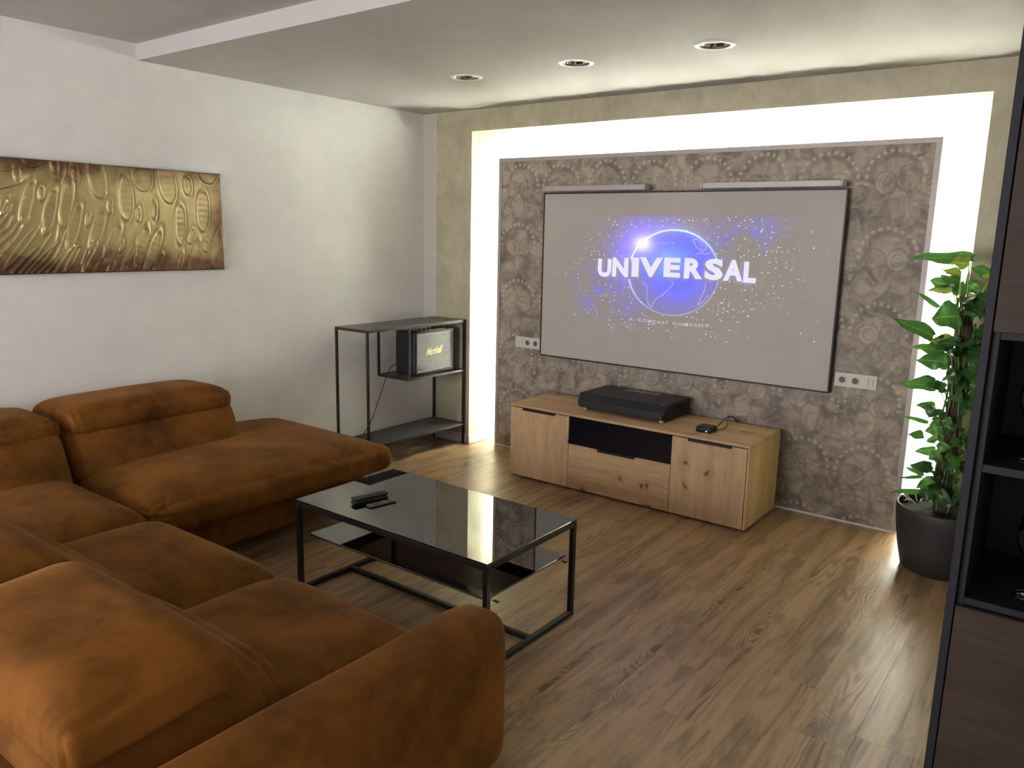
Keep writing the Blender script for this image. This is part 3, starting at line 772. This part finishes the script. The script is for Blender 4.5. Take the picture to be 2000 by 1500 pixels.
# remotes
def remote(name, label, cx, cy, ang, ln, wd, ht, mat, lift):
    t = thing(name, label, 'remote control', (cx, cy, ZT)); t.rotation_euler = (0, 0, ang)
    W = wm(t)
    def put(nm, bm, mt, par=None, **k):
        bm.transform(W); return obj(nm, bm, mt, par or t, **k)
    if lift:
        prof = [(-wd / 2, ht), (wd / 2, ht), (wd / 2 + .001, ht - .004), (wd / 2 - .006, ht * .5), (wd / 2, .004), (wd / 2 - .002, .0006), (-wd / 2 + .002, .0006), (-wd / 2, .004), (-wd / 2 + .006, ht * .5), (-wd / 2 - .001, ht - .004)]
        bm = bm_new(); a = [bm.verts.new((x, -ln / 2 + (0.006 if abs(z - ht * .5) < .004 else 0), z)) for x, z in prof]; b = [bm.verts.new((x, ln / 2 - (0.006 if abs(z - ht * .5) < .004 else 0), z)) for x, z in prof]
        bm.faces.new(a[::-1]); bm.faces.new(b)
        for i in range(len(prof)): bm.faces.new((a[i], a[(i + 1) % len(prof)], b[(i + 1) % len(prof)], b[i]))
        put('body', bm, mat)
    else:
        put('body', soft_box(-wd / 2, wd / 2, -ln / 2, ln / 2, .0004, ht, .0035, 8, wrinkle=0), mat, smooth=True)
    bm = bm_new(); n = 20
    lathe(bm, [(0, ht + .0014), (wd * .30, ht + .0014), (wd * .33, ht - .001)], 0, ln * .28, 20); put('navigation_ring', bm, 'black_satin')
    for k in range(3):
        for sx in (-1, 1):
            bm = bm_new(); lathe(bm, [(0, ht + .0012), (wd * .13, ht + .0012), (wd * .15, ht - .001)], sx * wd * .22, -ln * .02 - k * ln * .13, 10); put('button', bm, 'black_satin')
remote('remote_control', 'thick black remote control on the coffee table, further from the camera', 1.812, -2.258, -.26, .165, .040, .024, 'black_plastic', True)
remote('remote_control', 'thin grey-topped remote control lying beside the thick black one', 1.890, -2.262, -.20, .138,   .036, .0085, 'grey_metal', False)

# ------------------------------------------------------------------ console shelf by the left wall
X0, X1, Y0, Y1, ZC = .1348, .4597, -1.0169, -.0150, .9744
t = thing('console_table', 'tall narrow black metal console table with offset shelf box by white wall', 'console table', ((X0 + X1) / 2, (Y0 + Y1) / 2, 0))
B = .016
for xx in (X0, X1 - B):
    for yy in (Y0, Y1 - B): bx('leg', 'black_metal', t, xx, xx + B, yy, yy + B, 0, ZC - .004, .001)
bx('top_board', 'console_top', t, X0 + .002, X1 - .002, Y0 + .002, Y1 - .002, ZC - .004, ZC, .001)
for xx in (X0, X1 - B): bx('top_rail', 'black_metal', t, xx, xx + B, Y0 + B, Y1 - B, ZC - .004 - B, ZC - .004, .001)
for yy in (Y0, Y1 - B): bx('top_rail', 'black_metal', t, X0 + B, X1 - B, yy, yy + B, ZC - .004 - B, ZC - .004, .001)
YM = -.625
for xx in (X0, X1 - B): bx('upright', 'black_metal', t, xx, xx + B, YM, YM + B, .5925, ZC - .004 - B, .001)
for xx in (X0, X1 - B): bx('shelf_rail', 'black_metal', t, xx, xx + B, YM, Y1 - B, .5765, .5925, .001)
bx('shelf_rail', 'black_metal', t, X0 + B, X1 - B, YM, YM + B, .5765, .5925, .001)
bx('middle_shelf', 'console_top', t, X0 + B, X1 - B, YM + B, Y1 - .001, .5885, .5925, 0)
for xx in (X0, X1 - B): bx('shelf_rail', 'black_metal', t, xx, xx + B, Y0 + B, Y1 - B, .150, .166, .001)
for yy in (Y0, Y1 - B): bx('shelf_rail', 'black_metal', t, X0 + B, X1 - B, yy, yy + B, .150, .166, .001)
bx('lower_shelf', 'console_top', t, X0 + B, X1 - B, Y0 + B, Y1 - B, .162, .166, 0)

# speaker on the middle shelf
X0, X1, Y0, Y1, Z0, Z1 = .205, .412, -.506, -.100, .5932, .912
t = thing('speaker', 'black guitar amp style speaker with grey cloth front on the console shelf', 'speaker', (.31, -.30, Z0))
bx('cabinet', 'black_plastic', t, X0, X1 - .012, Y0, Y1, Z0 + .005, Z1, .008)
bm = bm_new()
for a in ((Y0 + .002, Y0 + .014, Z0 + .007, Z1 - .002), (Y1 - .014, Y1 - .002, Z0 + .007, Z1 - .002), (Y0 + .014, Y1 - .014, Z0 + .007, Z0 + .024), (Y0 + .014, Y1 - .014, Z1 - .018, Z1 - .002)): box(bm, X1 - .0121, X1, *a)
obj('front_frame', bm, 'black_plastic', t)
gr = bx('grille', 'cloth', t, X1 - .0118, X1 - .006, Y0 + .017, Y1 - .017, Z0 + .027, Z1 - .021, 0, label='grey woven cloth grille')
bm = bm_new()
for a in ((Y0 + .0141, Y0 + .0168, Z0 + .0241, Z1 - .0181), (Y1 - .0168, Y1 - .0141, Z0 + .0241, Z1 - .0181), (Y0 + .0168, Y1 - .0168, Z0 + .0241, Z0 + .0268), (Y0 + .0168, Y1 - .0168, Z1 - .0208, Z1 - .0181)): box(bm, X1 - .0115, X1 - .003, *a)
obj('piping', bm, 'lamp_white', gr, label='thin pale piping round the grille')
def on_grille(u, v): return Vector((X1 - .0052, u, v + (u + .30) * .07))
link('badge_lettering', fit_text(text_mesh('Marshall', .02, .45, .92), -.392, -.215, .735, .790, on_grille), 'gold_print', gr, label='pale gold script lettering')
bm = bm_new(); box(bm, X0 + .02, X1 - .03, Y0 + .06, Y1 - .06, Z1 - .001, Z1 + .003); pn = obj('control_panel', bm, 'gold', t)
for k in range(4):
    bm = bm_new(); lathe(bm, [(.0, Z1 + .018), (.008, Z1 + .018), (.010, Z1 + .003)], X1 - .06, Y0 + .10 + k * .045, 14); obj('knob', bm, 'black_satin', pn)
for fx in (X0 + .03, X1 - .04):
    for fy in (Y0 + .03, Y1 - .03): bx('foot', 'black_plastic', t, fx - .01, fx + .01, fy - .01, fy + .01, Z0, Z0 + .006, 0)
bm = bm_new()
tube(bm, smooth_path([(.204, -.47, .66), (.150, -.475, .640), (.112, -.49, .59), (.100, -.55, .45), (.105, -.62, .32), (.108, -.68, .22), (.10, -.76, .13), (.095, -.84, .05), (.10, -.90, .004), (.12, -1.05, .004)]), .0032, 8)
o = obj('power_cord', bm, 'cord', None, smooth=True, label='thin black power cord hanging from the speaker behind the console table', category='cord')

# ------------------------------------------------------------------ tall cabinet on the right
X0, X1, YF_, YB, ZTOP = 4.1075, 4.755, -2.450, -2.050, 2.36
t = thing('tall_cabinet', 'tall dark graphite cabinet with brown wood fronts and open shelves, right edge', 'cabinet', ((X0 + X1) / 2, (YF_ + YB) / 2, 0))
bx('end_panel', 'navy', t, X0, X0 + .0185, YF_ - .018, YB, 0, ZTOP, .001)
XI = X0 + .0195
bx('carcass_side', 'navy', t, XI, XI + .016, YF_, YB, .03, ZTOP, .001)
bx('carcass_side', 'navy', t, X1 - .016, X1, YF_, YB, .03, ZTOP, .001)
bx('back_board', 'navy', t, XI + .0162, X1 - .0162, YB - .006, YB, .05, ZTOP - .02, 0)
for za, zb in ((.03, .046), (.752, .770), (1.409, 1.427), (ZTOP - .016, ZTOP)):
    bx('board', 'navy', t, XI + .0162, X1 - .0162, YF_, YB - .0062, za, zb, .001)
bx('shelf', 'navy', t, XI + .0162, X1 - .0162, YF_ + .001, YB - .0062, 1.090, 1.110, .001)
d1 = bx('door', 'walnut', t, XI + .002, X1 - .002, YF_ - .0185, YF_ - .0005, 1.428, ZTOP - .001, .001)
d2 = bx('door', 'walnut', t, XI + .002, X1 - .002, YF_ - .0185, YF_ - .0005, .046, .751, .001)
for par, zz in ((d2, .740), (d1, 1.433)): bx('handle', 'black_metal', par, X0 + .25, X0 + .45, YF_ - .030, YF_ - .0186, zz, zz + .010, .001)
bx('plinth', 'navy', t, XI, X1, YF_ + .03, YB, 0, .029, .001)
def wine_glass(cx, cy, z, label):
    bm = bm_new()
    lathe(bm, [(0, z + .0006), (.034, z + .0006), (.035, z + .002), (.008, z + .006), (.004, z + .012), (.0038, z + .085), (.010, z + .092), (.030, z + .112), (.039, z + .140), (.040, z + .165), (.034, z + .205), (.0328, z + .205), (.0385, z + .165), (.0375, z + .140), (.028, z + .114), (.006, z + .096), (0, z + .095)], cx, cy, 32)
    o = obj('wine_glass', bm, 'glass', None, smooth=True); o['label'] = label; o['category'] = 'wine glass'; o['group'] = 'wine glasses in the tall cabinet'
wine_glass(4.232, -2.345, 1.110, 'clear wine glass on the upper open shelf of the tall cabinet')
wine_glass(4.268, -2.345, .770, 'clear wine glass in the lower open compartment of the tall cabinet')

# ------------------------------------------------------------------ embossed bronze wall relief
import numpy as np
t = thing('wall_relief', 'long bronze gold embossed panel of oval cells on the white wall', 'wall art', (.02, -2.5, 1.37))
AY0, AY1, AZ0, AZ1 = -3.30, -1.772, 1.374, 1.9365
EL = [(-2.957,1.829,0.113,0.029,0.039),(-2.879,1.861,0.0,0.036,0.017),(-2.805,1.955,0.005,0.055,0.044),(-2.705,1.914,-0.003,0.033,0.017),(-2.607,1.877,-0.003,0.031,0.016),(-2.5,1.872,-0.015,0.103,0.043),(-2.847,1.726,0.033,0.103,0.024),(-2.777,1.773,0.003,0.031,0.015),(-2.745,1.687,0.031,0.109,0.027),(-2.662,1.731,0.025,0.115,0.029),(-2.56,1.654,0.006,0.031,0.012),(-2.634,1.613,0.035,0.108,0.027),(-2.519,1.589,0.04,0.11,0.028),(-2.441,1.724,0.004,0.032,0.013),(-2.352,1.771,0.002,0.114,0.037),(-2.254,1.895,-0.009,0.08,0.055),(-2.112,1.863,-0.017,0.104,0.05),(-1.988,1.857,-0.003,0.048,0.025),(-1.849,1.945,0.004,0.066,0.063),(-1.899,1.719,0.006,0.114,0.041),(-2.29,1.689,0.002,0.033,0.013),(-2.195,1.713,0.003,0.043,0.014),(-2.045,1.639,0.003,0.111,0.033),(-2.443,1.522,0.046,0.103,0.028),(-2.395,1.515,0.007,0.027,0.011),(-2.281,1.508,0.037,0.113,0.028),(-2.216,1.494,0.045,0.108,0.029),(-1.981,1.574,0.011,0.04,0.017),(-1.89,1.516,0.004,0.031,0.016),(-1.823,1.508,0.025,0.109,0.022),(-1.968,1.456,0.035,0.093,0.024),(-2.059,1.421,0.017,0.057,0.011),(-1.899,1.373,0.002,0.03,0.015),(-2.884,1.515,0.076,0.094,0.015),(-2.952,1.704,0.012,0.035,0.016),(-2.65,1.456,0.039,0.064,0.013),(-2.569,1.456,0.036,0.066,0.011),(-2.356,1.46,0.041,0.075,0.014),(-2.19,1.423,0.025,0.045,0.015),(-2.459,1.4,0.012,0.025,0.014)]
ST = [[(-2.981,1.576),(-2.945,1.601),(-2.917,1.656)],[(-2.985,1.527),(-2.93,1.577),(-2.897,1.626)],[(-2.99,1.479),(-2.922,1.54),(-2.873,1.615)],[(-2.942,1.385),(-2.878,1.453),(-2.821,1.506)],[(-2.905,1.384),(-2.817,1.477),(-2.745,1.579)],[(-2.878,1.383),(-2.8,1.464),(-2.718,1.541)],[(-2.855,1.383),(-2.783,1.452),(-2.728,1.535),(-2.708,1.618)],[(-2.822,1.382),(-2.74,1.457),(-2.673,1.593)],[(-2.783,1.384),(-2.726,1.448)],[(-2.747,1.38),(-2.655,1.502),(-2.616,1.515)],[(-2.61,1.423),(-2.579,1.495)],[(-2.607,1.38),(-2.533,1.495)],[(-2.551,1.385),(-2.502,1.455),(-2.484,1.515)],[(-2.973,1.661),(-2.946,1.71),(-2.908,1.76)],[(-2.977,1.618),(-2.946,1.656),(-2.924,1.711)],[(-3.08,1.40),(-3.0,1.45),(-2.94,1.53)],[(-3.15,1.42),(-3.05,1.50),(-2.99,1.60)],[(-3.2,1.5),(-3.1,1.58),(-3.04,1.70)]]
EL += [(-3.05, 1.84, .01, .06, .03), (-3.15, 1.74, .02, .09, .03), (-3.22, 1.86, .0, .05, .03), (-3.2, 1.6, .03, .08, .02)]
ny, nz = 460, 170
yy = np.linspace(AY0, AY1, ny); zz = np.linspace(AZ0, AZ1, nz); YY, ZZ = np.meshgrid(yy, zz, indexing='ij')
Hh = np.zeros_like(YY)
for cy, cz, ty, tz, wd in EL:
    b = math.hypot(ty, tz); e1 = (ty / b, tz / b)
    p = ((YY - cy) * e1[0] + (ZZ - cz) * e1[1]); q = (-(YY - cy) * e1[1] + (ZZ - cz) * e1[0])
    w_ = min(wd, b * .9)
    # capsule-ellipse hybrid
    rho = (np.abs(p / b) ** 2.3 + np.abs(q / w_) ** 2.3) ** (1 / 2.3)
    d = (rho - 1) * w_
    ins = 1 / (1 + np.exp(np.clip(d / .0012, -40, 40)))
    Hh = Hh * (1 - ins) + ins * .0016 * (.7 + .3 * np.sin(p * 190) * (1 if wd > .022 else 0))
    Hh += .0050 * np.exp(-(d / .0030) ** 2) - .0016 * np.exp(-((d - .0075) / .004) ** 2)
for s in ST:
    D = np.full_like(YY, 9.0)
    s = [(p.x, p.y) for p in smooth_path([(a, b, 0) for a, b in s], 4)]
    for (a, b), (c, d_) in zip(s, s[1:]):
        L2 = (c - a) ** 2 + (d_ - b) ** 2 + 1e-12
        tt = np.clip(((YY - a) * (c - a) + (ZZ - b) * (d_ - b)) / L2, 0, 1)
        D = np.minimum(D, np.hypot(YY - a - tt * (c - a), ZZ - b - tt * (d_ - b)))
    Hh += .0080 * np.exp(-(D / .0058) ** 2)
edge = np.minimum(np.minimum(YY - AY0, AY1 - YY), np.minimum(ZZ - AZ0, AZ1 - ZZ))
Hh *= np.clip(edge / .006, 0, 1); Hh[edge < 1e-6] = -.0290
verts = np.stack([.030 + Hh, YY, ZZ], -1).reshape(-1, 3)
idx = np.arange(ny * nz).reshape(ny, nz)
faces = np.stack([idx[:-1, :-1], idx[1:, :-1], idx[1:, 1:], idx[:-1, 1:]], -1).reshape(-1, 4)
me = bpy.data.meshes.new('relief_sheet'); me.from_pydata(verts.tolist(), [], faces.tolist()); link('relief_sheet', me, 'bronze', t, True)
bx('backing_frame', 'lamp_dark', t, .0005, .0260, AY0 + .0005, AY1 - .0005, AZ0 + .0005, AZ1 - .0005, 0, label='dark backing edge')

# ------------------------------------------------------------------ sectional sofa
t = thing('sectional_sofa', 'rust brown velvet L-shaped sectional sofa with chaise and headrests', 'sofa', (1.2, -2.9, 0))
V = 'velvet'
def cushion(nm, *a, **k):
    return obj(nm, soft_box(*a, **k), V, t, smooth=True)
cushion('chaise_base', .10, 1.065, -2.95, -1.55, .085, .275, .02, 10, wrinkle=.002, seed=1)
cushion('corner_base', .10, 1.22, -4.12, -2.955, .085, .275, .02, 10, wrinkle=.002, seed=2)
cushion('seat_base', 1.225, 2.895, -4.10, -2.985, .085, .275, .02, 10, wrinkle=.002, seed=3)
def chaise_w(x, y, z):
    # rounded front corners in plan, top sinking a little towards the open end
    f = max(0, (y + 2.2) / .7)
    return (x, y, z - (.022 * f * f if z > .33 else 0))
cushion('chaise_cushion', .10, 1.20, -2.952, -1.490, .272, .452, .070, 44, bulge={'z+': .034, 'x+': .026, 'y+': .014}, wrinkle=.006, seed=4, warp=chaise_w,
        pleats=[((1.20, -2.94, .36), .20, 0, .006, 190), ((1.20, -2.94, .36), .16, 2, .004, 210)])
cushion('corner_cushion', .30, 1.250, -3.72, -2.958, .272, .445, .065, 24, bulge={'z+': .045, 'y+': .0}, wrinkle=.006, seed=5)
cushion('seat_cushion', 1.256, 2.078, -3.72, -2.925, .272, .425, .075, 26, bulge={'z+': .060, 'y+': .03, 'x-': .004}, wrinkle=.006, seed=6)
cushion('seat_cushion', 2.084, 2.868, -3.72, -2.925, .272, .425, .075, 26, bulge={'z+': .060, 'y+': .03}, wrinkle=.006, seed=7)
# backs along the left wall: lean towards the wall as they rise
def backA(lean):
    return lambda x, y, z: (x - (z - .40) * lean, y, z)
cushion('back_cushion', .16, .600, -2.955, -2.045, .40, .690, .060, 36, bulge={'x+': .035, 'y+': .012}, wrinkle=.006, seed=8, warp=backA(.55), pleats=[((.46, -2.05, .64), .24, 1, .0055, 190)])
cushion('back_cushion', .16, .650, -3.90, -2.975, .40, .680, .060, 22, bulge={'x+': .035}, wrinkle=.006, seed=9, warp=backA(.55))
cushion('back_frame', .09, .22, -4.12, -2.07, .28, .60, .03, 8, wrinkle=.002, seed=10)
cushion('headrest', .060, .492, -2.948, -2.045, .612, .745, .070, 38, bulge={'x+': .016, 'z+': .028, 'y+': .012}, wrinkle=.005, seed=11, pleats=[((.49, -2.93, .68), .15, 1, .006, 200), ((.49, -2.06, .68), .12, 1, .005, 210)])
cushion('headrest', .060, .492, -3.86, -2.962, .602, .731, .070, 38, bulge={'x+': .016, 'z+': .026}, wrinkle=.005, seed=12, pleats=[((.49, -2.98, .67), .15, 1, .006, 200)])
# backs of the near section
def backB(lean):
    return lambda x, y, z: (x, y - (z - .40) * lean, z)
def backB2(x, y, z):
    f = max(0, (x - 2.62) / .22)
    return (x, y - (z - .40) * .35, z - (.050 * f * f if z > .45 else 0))
cushion('back_cushion', 1.262, 2.078, -3.98, -3.420, .40, .585, .075, 22, bulge={'y+': .03, 'z+': .02}, wrinkle=.006, seed=13, warp=backB(.35))
cushion('back_cushion', 2.084, 2.850, -3.98, -3.420, .40, .585, .075, 36, bulge={'y+': .03, 'z+': .02}, wrinkle=.007, seed=14, warp=backB2, pleats=[((2.84, -3.50, .50), .26, 1, .009, 130)])
cushion('back_frame', 1.225, 2.850, -4.12, -3.93, .28, .50, .03, 8, wrinkle=.002, seed=15)
def headB(x, y, z):
    # the slab droops a little towards the rear
    return (x, y, z - max(0, -(y + 3.72)) * .10)
cushion('headrest', 1.262, 2.072, -4.03, -3.630, .590, .702, .034, 26, bulge={'z+': .052, 'y+': .015}, wrinkle=.005, seed=16, warp=headB)
cushion('headrest', 2.092, 2.862, -4.01, -3.625, .592, .705, .030, 40, bulge={'z+': .052, 'y+': .012, 'x+': .006}, wrinkle=.005, seed=17, warp=headB, pleats=[((2.86, -3.99, .64), .17, 0, .006, 200)])
cushion('armrest', 2.882, 3.085, -4.13, -2.860, .055, .562, .085, 36, bulge={'x+': .012, 'y+': .008, 'z+': .006}, wrinkle=.005, seed=18, pleats=[((2.98, -2.88, .555), .12, 1, .004, 200)])
for lx, ly in ((.2, -1.65), (1.0, -1.65), (1.0, -2.85), (.2, -4.0), (1.6, -3.08), (2.6, -3.08), (1.6, -4.0), (2.6, -4.0)):
    bx('foot', 'black_plastic', t, lx - .03, lx + .03, ly - .03, ly + .03, 0, .086, .003)
for ly in (-2.95, -4.0): bx('foot', 'black_plastic', t, 2.95, 3.02, ly - .03, ly + .03, 0, .06, .003)

# ------------------------------------------------------------------ potted climbing plant
PXc, PYc = 3.82, -.26
pt = thing('plant_pot', 'large tapered anthracite plant pot on the floor before the niche', 'plant pot', (PXc, PYc, 0))
bm = bm_new(); lathe(bm, [(0, 0), (.158, 0), (.170, .010), (.190, .10), (.207, .20), (.216, .29), (.2165, .325), (.213, .332), (.207, .330), (.205, .320), (.204, .285)], PXc, PYc, 64)
obj('pot_wall', bm, 'pot', pt, smooth=True)
bm = bm_new(); rj = random.Random(9)
lathe(bm, [(.204, .288), (.16, .294), (.10, .300), (.05, .303), (0, .304)], PXc, PYc, 40)
for v in bm.verts: v.co.z += rj.uniform(-.006, .006)
obj('soil', bm, 'soil', pt, smooth=True)
bm = bm_new()
for k in range(9):
    a = 2.7 + rj.uniform(-.7, .7); r0 = rj.uniform(.10, .18); p = Vector((PXc + r0 * math.cos(a), PYc + r0 * math.sin(a), .300))
    q = p + Vector((rj.uniform(-.06, .06), rj.uniform(-.06, .06), rj.uniform(.01, .03)))
    tube(bm, smooth_path([p, (p + q) / 2 + Vector((0, 0, .02)), q], 4), .0028, 6)
obj('twine', bm, 'root', pt, smooth=True, kind='stuff')
tr = thing('climbing_plant', 'tall pothos with variegated green leaves climbing a coir pole in the pot', 'plant', (PXc - .01, PYc, .30))
bm = bm_new()
pts = [(PXc - .012 + .004 * math.sin(k), PYc, .295 + k * 1.01 / 24) for k in range(25)]
tube(bm, pts, [.040 - .006 * k / 24 + .003 * math.sin(k * 2.1) for k in range(25)], 18)
for v in bm.verts: v.co += Vector((mnoise.noise(v.co * 40), mnoise.noise(v.co * 40 + Vector((5, 0, 0))), 0)) * .006
obj('coir_pole', bm, 'pole', tr, smooth=True)
bm = bm_new()
for k in range(7):
    a0 = k * .95; pp = []
    for j in range(14):
        z = .30 + j * (.95 + .12 * (k % 3)) / 13; a = a0 + .5 * math.sin(j * .55 + k)
        rr_ = .043 + .006 * math.sin(j * 1.7 + k)
        pp.append((PXc - .012 + rr_ * math.cos(a), PYc + rr_ * math.sin(a), z))
    tube(bm, smooth_path(pp, 3), .0052, 6)
obj('vine_stem', bm, 'stem', tr, smooth=True)
def leaf(base, tip, width, mat, seed, curl=.14):
    """heart-shaped blade from base to tip, folded along the midrib, with a petiole back to the pole"""
    r = random.Random(seed)
    b = Vector(base); tv = Vector(tip) - b; ln = tv.length; tv.normalize()
    upv = Vector((.12 + r.uniform(-.35, .35), -.85 + r.uniform(-.3, .2), .55)); side = tv.cross(upv).normalized(); nrm = side.cross(tv).normalized()
    bm = bmesh.new(); uvl = bm.loops.layers.uv.new('UVMap')
    prof = [(0, .0), (-.06, .45), (.02, .80), (.16, .98), (.34, 1.0), (.52, .88), (.70, .62), (.86, .30), (1.0, .0)]
    rows = []; uvs = {}
    for i, (s, wd) in enumerate(prof):
        row = []
        mid = max(0, s)
        for k in (-1, -.5, 0, .5, 1):
            along = (s if abs(k) > .9 else (mid * (1 - abs(k)) + s * abs(k))) * ln
            off = k * wd * width / 2
            h = -curl * ln * (along / ln) ** 2 * .6 + abs(k) * wd * width * .11 * (1 if seed % 3 else -1) + .010 * math.sin(along / ln * 9 + seed) * abs(k) * width / .06
            v = bm.verts.new(b + tv * along + side * off + nrm * h); row.append(v); uvs[v] = (k * wd, s)
        rows.append(row)
    for r0, r1 in zip(rows, rows[1:]):
        for j in range(4):
            try:
                f = bm.faces.new((r0[j], r0[j + 1], r1[j + 1], r1[j]))
                for lp in f.loops: lp[uvl].uv = uvs[lp.vert]
            except ValueError: pass
    bmesh.ops.remove_doubles(bm, verts=bm.verts, dist=.0004)
    # petiole
    ax = Vector((PXc - .012, PYc, max(.31, min(1.28, b.z - .05 - .06 * r.random())))); d = (b - ax); d.z = 0
    root = ax + (d.normalized() * .038 if d.length > 1e-6 else Vector((0, 0, 0)))
    midp = (root + b) / 2 + Vector((0, 0, .02))
    tube(bm, smooth_path([root, midp, b], 3), [.0026] * 7, 5)
    bmesh.ops.recalc_face_normals(bm, faces=bm.faces)
    me = bpy.data.meshes.new('leaf'); bm.to_mesh(me); bm.free()
    return link('leaf', me, mat, tr, True)
LV = [(3.803,-0.31,1.554,3.545,1.561,0.052),(3.803,-0.36,1.534,3.724,1.538,0.055),(3.886,-0.31,1.491,3.809,1.522,0.044),(3.898,-0.36,1.473,3.865,1.483,0.028),(3.763,-0.26,1.484,3.686,1.499,0.034),(3.752,-0.21,1.449,3.664,1.469,0.041),(3.74,-0.24,1.411,3.621,1.395,0.033),(3.735,-0.29,1.399,3.65,1.403,0.029),(3.684,-0.26,1.32,3.58,1.393,0.02),(3.796,-0.4,1.293,3.686,1.279,0.108),(3.685,-0.32,1.182,3.516,1.26,0.054),(3.754,-0.24,1.174,3.656,1.148,0.04),(3.806,-0.34,1.167,3.703,1.147,0.045),(3.73,-0.26,1.103,3.596,1.124,0.045),(3.738,-0.34,1.064,3.625,1.066,0.06),(3.702,-0.22,0.946,3.624,0.961,0.036),(3.721,-0.31,0.939,3.57,0.941,0.054),(3.801,-0.34,1.322,3.889,1.328,0.049),(3.835,-0.21,1.167,3.868,1.204,0.035),(3.863,-0.26,1.198,3.892,1.194,0.033),(3.835,-0.23,1.336,3.887,1.382,0.044),(3.826,-0.24,1.058,3.89,1.046,0.049),(3.84,-0.21,0.982,3.882,1.012,0.045),(3.795,-0.2,1.394,3.83,1.453,0.053),(3.757,-0.18,1.371,3.77,1.449,0.044),(3.721,-0.26,0.827,3.642,0.83,0.035),(3.732,-0.34,0.837,3.708,0.778,0.051),(3.696,-0.24,0.738,3.582,0.761,0.018),(3.779,-0.36,0.828,3.726,0.809,0.025),(3.769,-0.35,0.75,3.704,0.714,0.054),(3.691,-0.28,0.679,3.628,0.678,0.036),(3.756,-0.3,0.679,3.707,0.65,0.03),(3.746,-0.24,0.603,3.653,0.586,0.036),(3.786,-0.36,0.616,3.737,0.587,0.046),(3.742,-0.29,0.516,3.65,0.529,0.041),(3.706,-0.23,0.468,3.619,0.498,0.024),(3.698,-0.23,0.451,3.602,0.436,0.015),(3.766,-0.32,0.466,3.699,0.426,0.047),(3.772,-0.36,0.422,3.704,0.401,0.056),(3.705,-0.28,0.386,3.572,0.37,0.023),(3.843,-0.37,0.425,3.784,0.376,0.059),(3.827,-0.36,0.403,3.876,0.384,0.054),(3.819,-0.26,0.727,3.875,0.721,0.035),(3.805,-0.23,0.658,3.875,0.65,0.04),(3.817,-0.21,0.605,3.877,0.611,0.031),(3.841,-0.36,0.582,3.82,0.538,0.043),(3.807,-0.38,0.679,3.779,0.629,0.041),(3.821,-0.38,0.779,3.803,0.722,0.038),(3.794,-0.38,0.799,3.818,0.769,0.033),(3.835,-0.26,0.43,3.879,0.425,0.039),(3.826,-0.21,0.447,3.867,0.471,0.03)]
LIME = {1, 3, 4, 7, 11, 18}
DARK = {6, 12, 15, 19, 21, 22, 26, 28, 34, 38, 40, 41, 45, 47}
rj = random.Random(21)
for i, (x, y, z, tx, tz, wd) in enumerate(LV):
    dy = rj.uniform(-.03, .03)
    leaf((x, y, z), (tx, y + dy - .02, tz), wd * 1.38, 'leaf_lime' if i in LIME else 'leaf_dark' if i in DARK else 'leaf', i + 1)
for i in range(72):
    z = rj.uniform(.36, 1.45); a = rj.uniform(-2.3, 2.3) if i % 3 else rj.uniform(0, 6.28)
    s = .066 + .050 * (z - .3)
    r0 = rj.uniform(.055, .10); b = (PXc + r0 * math.cos(a), PYc + r0 * math.sin(a), z)
    tp = (PXc + (r0 + s) * math.cos(a + .3), PYc + (r0 + s) * math.sin(a + .3), z + rj.uniform(-.06, .03))
    leaf(b, tp, s * rj.uniform(.62, .85), rj.choice(('leaf', 'leaf_dark', 'leaf_dark')), 100 + i)
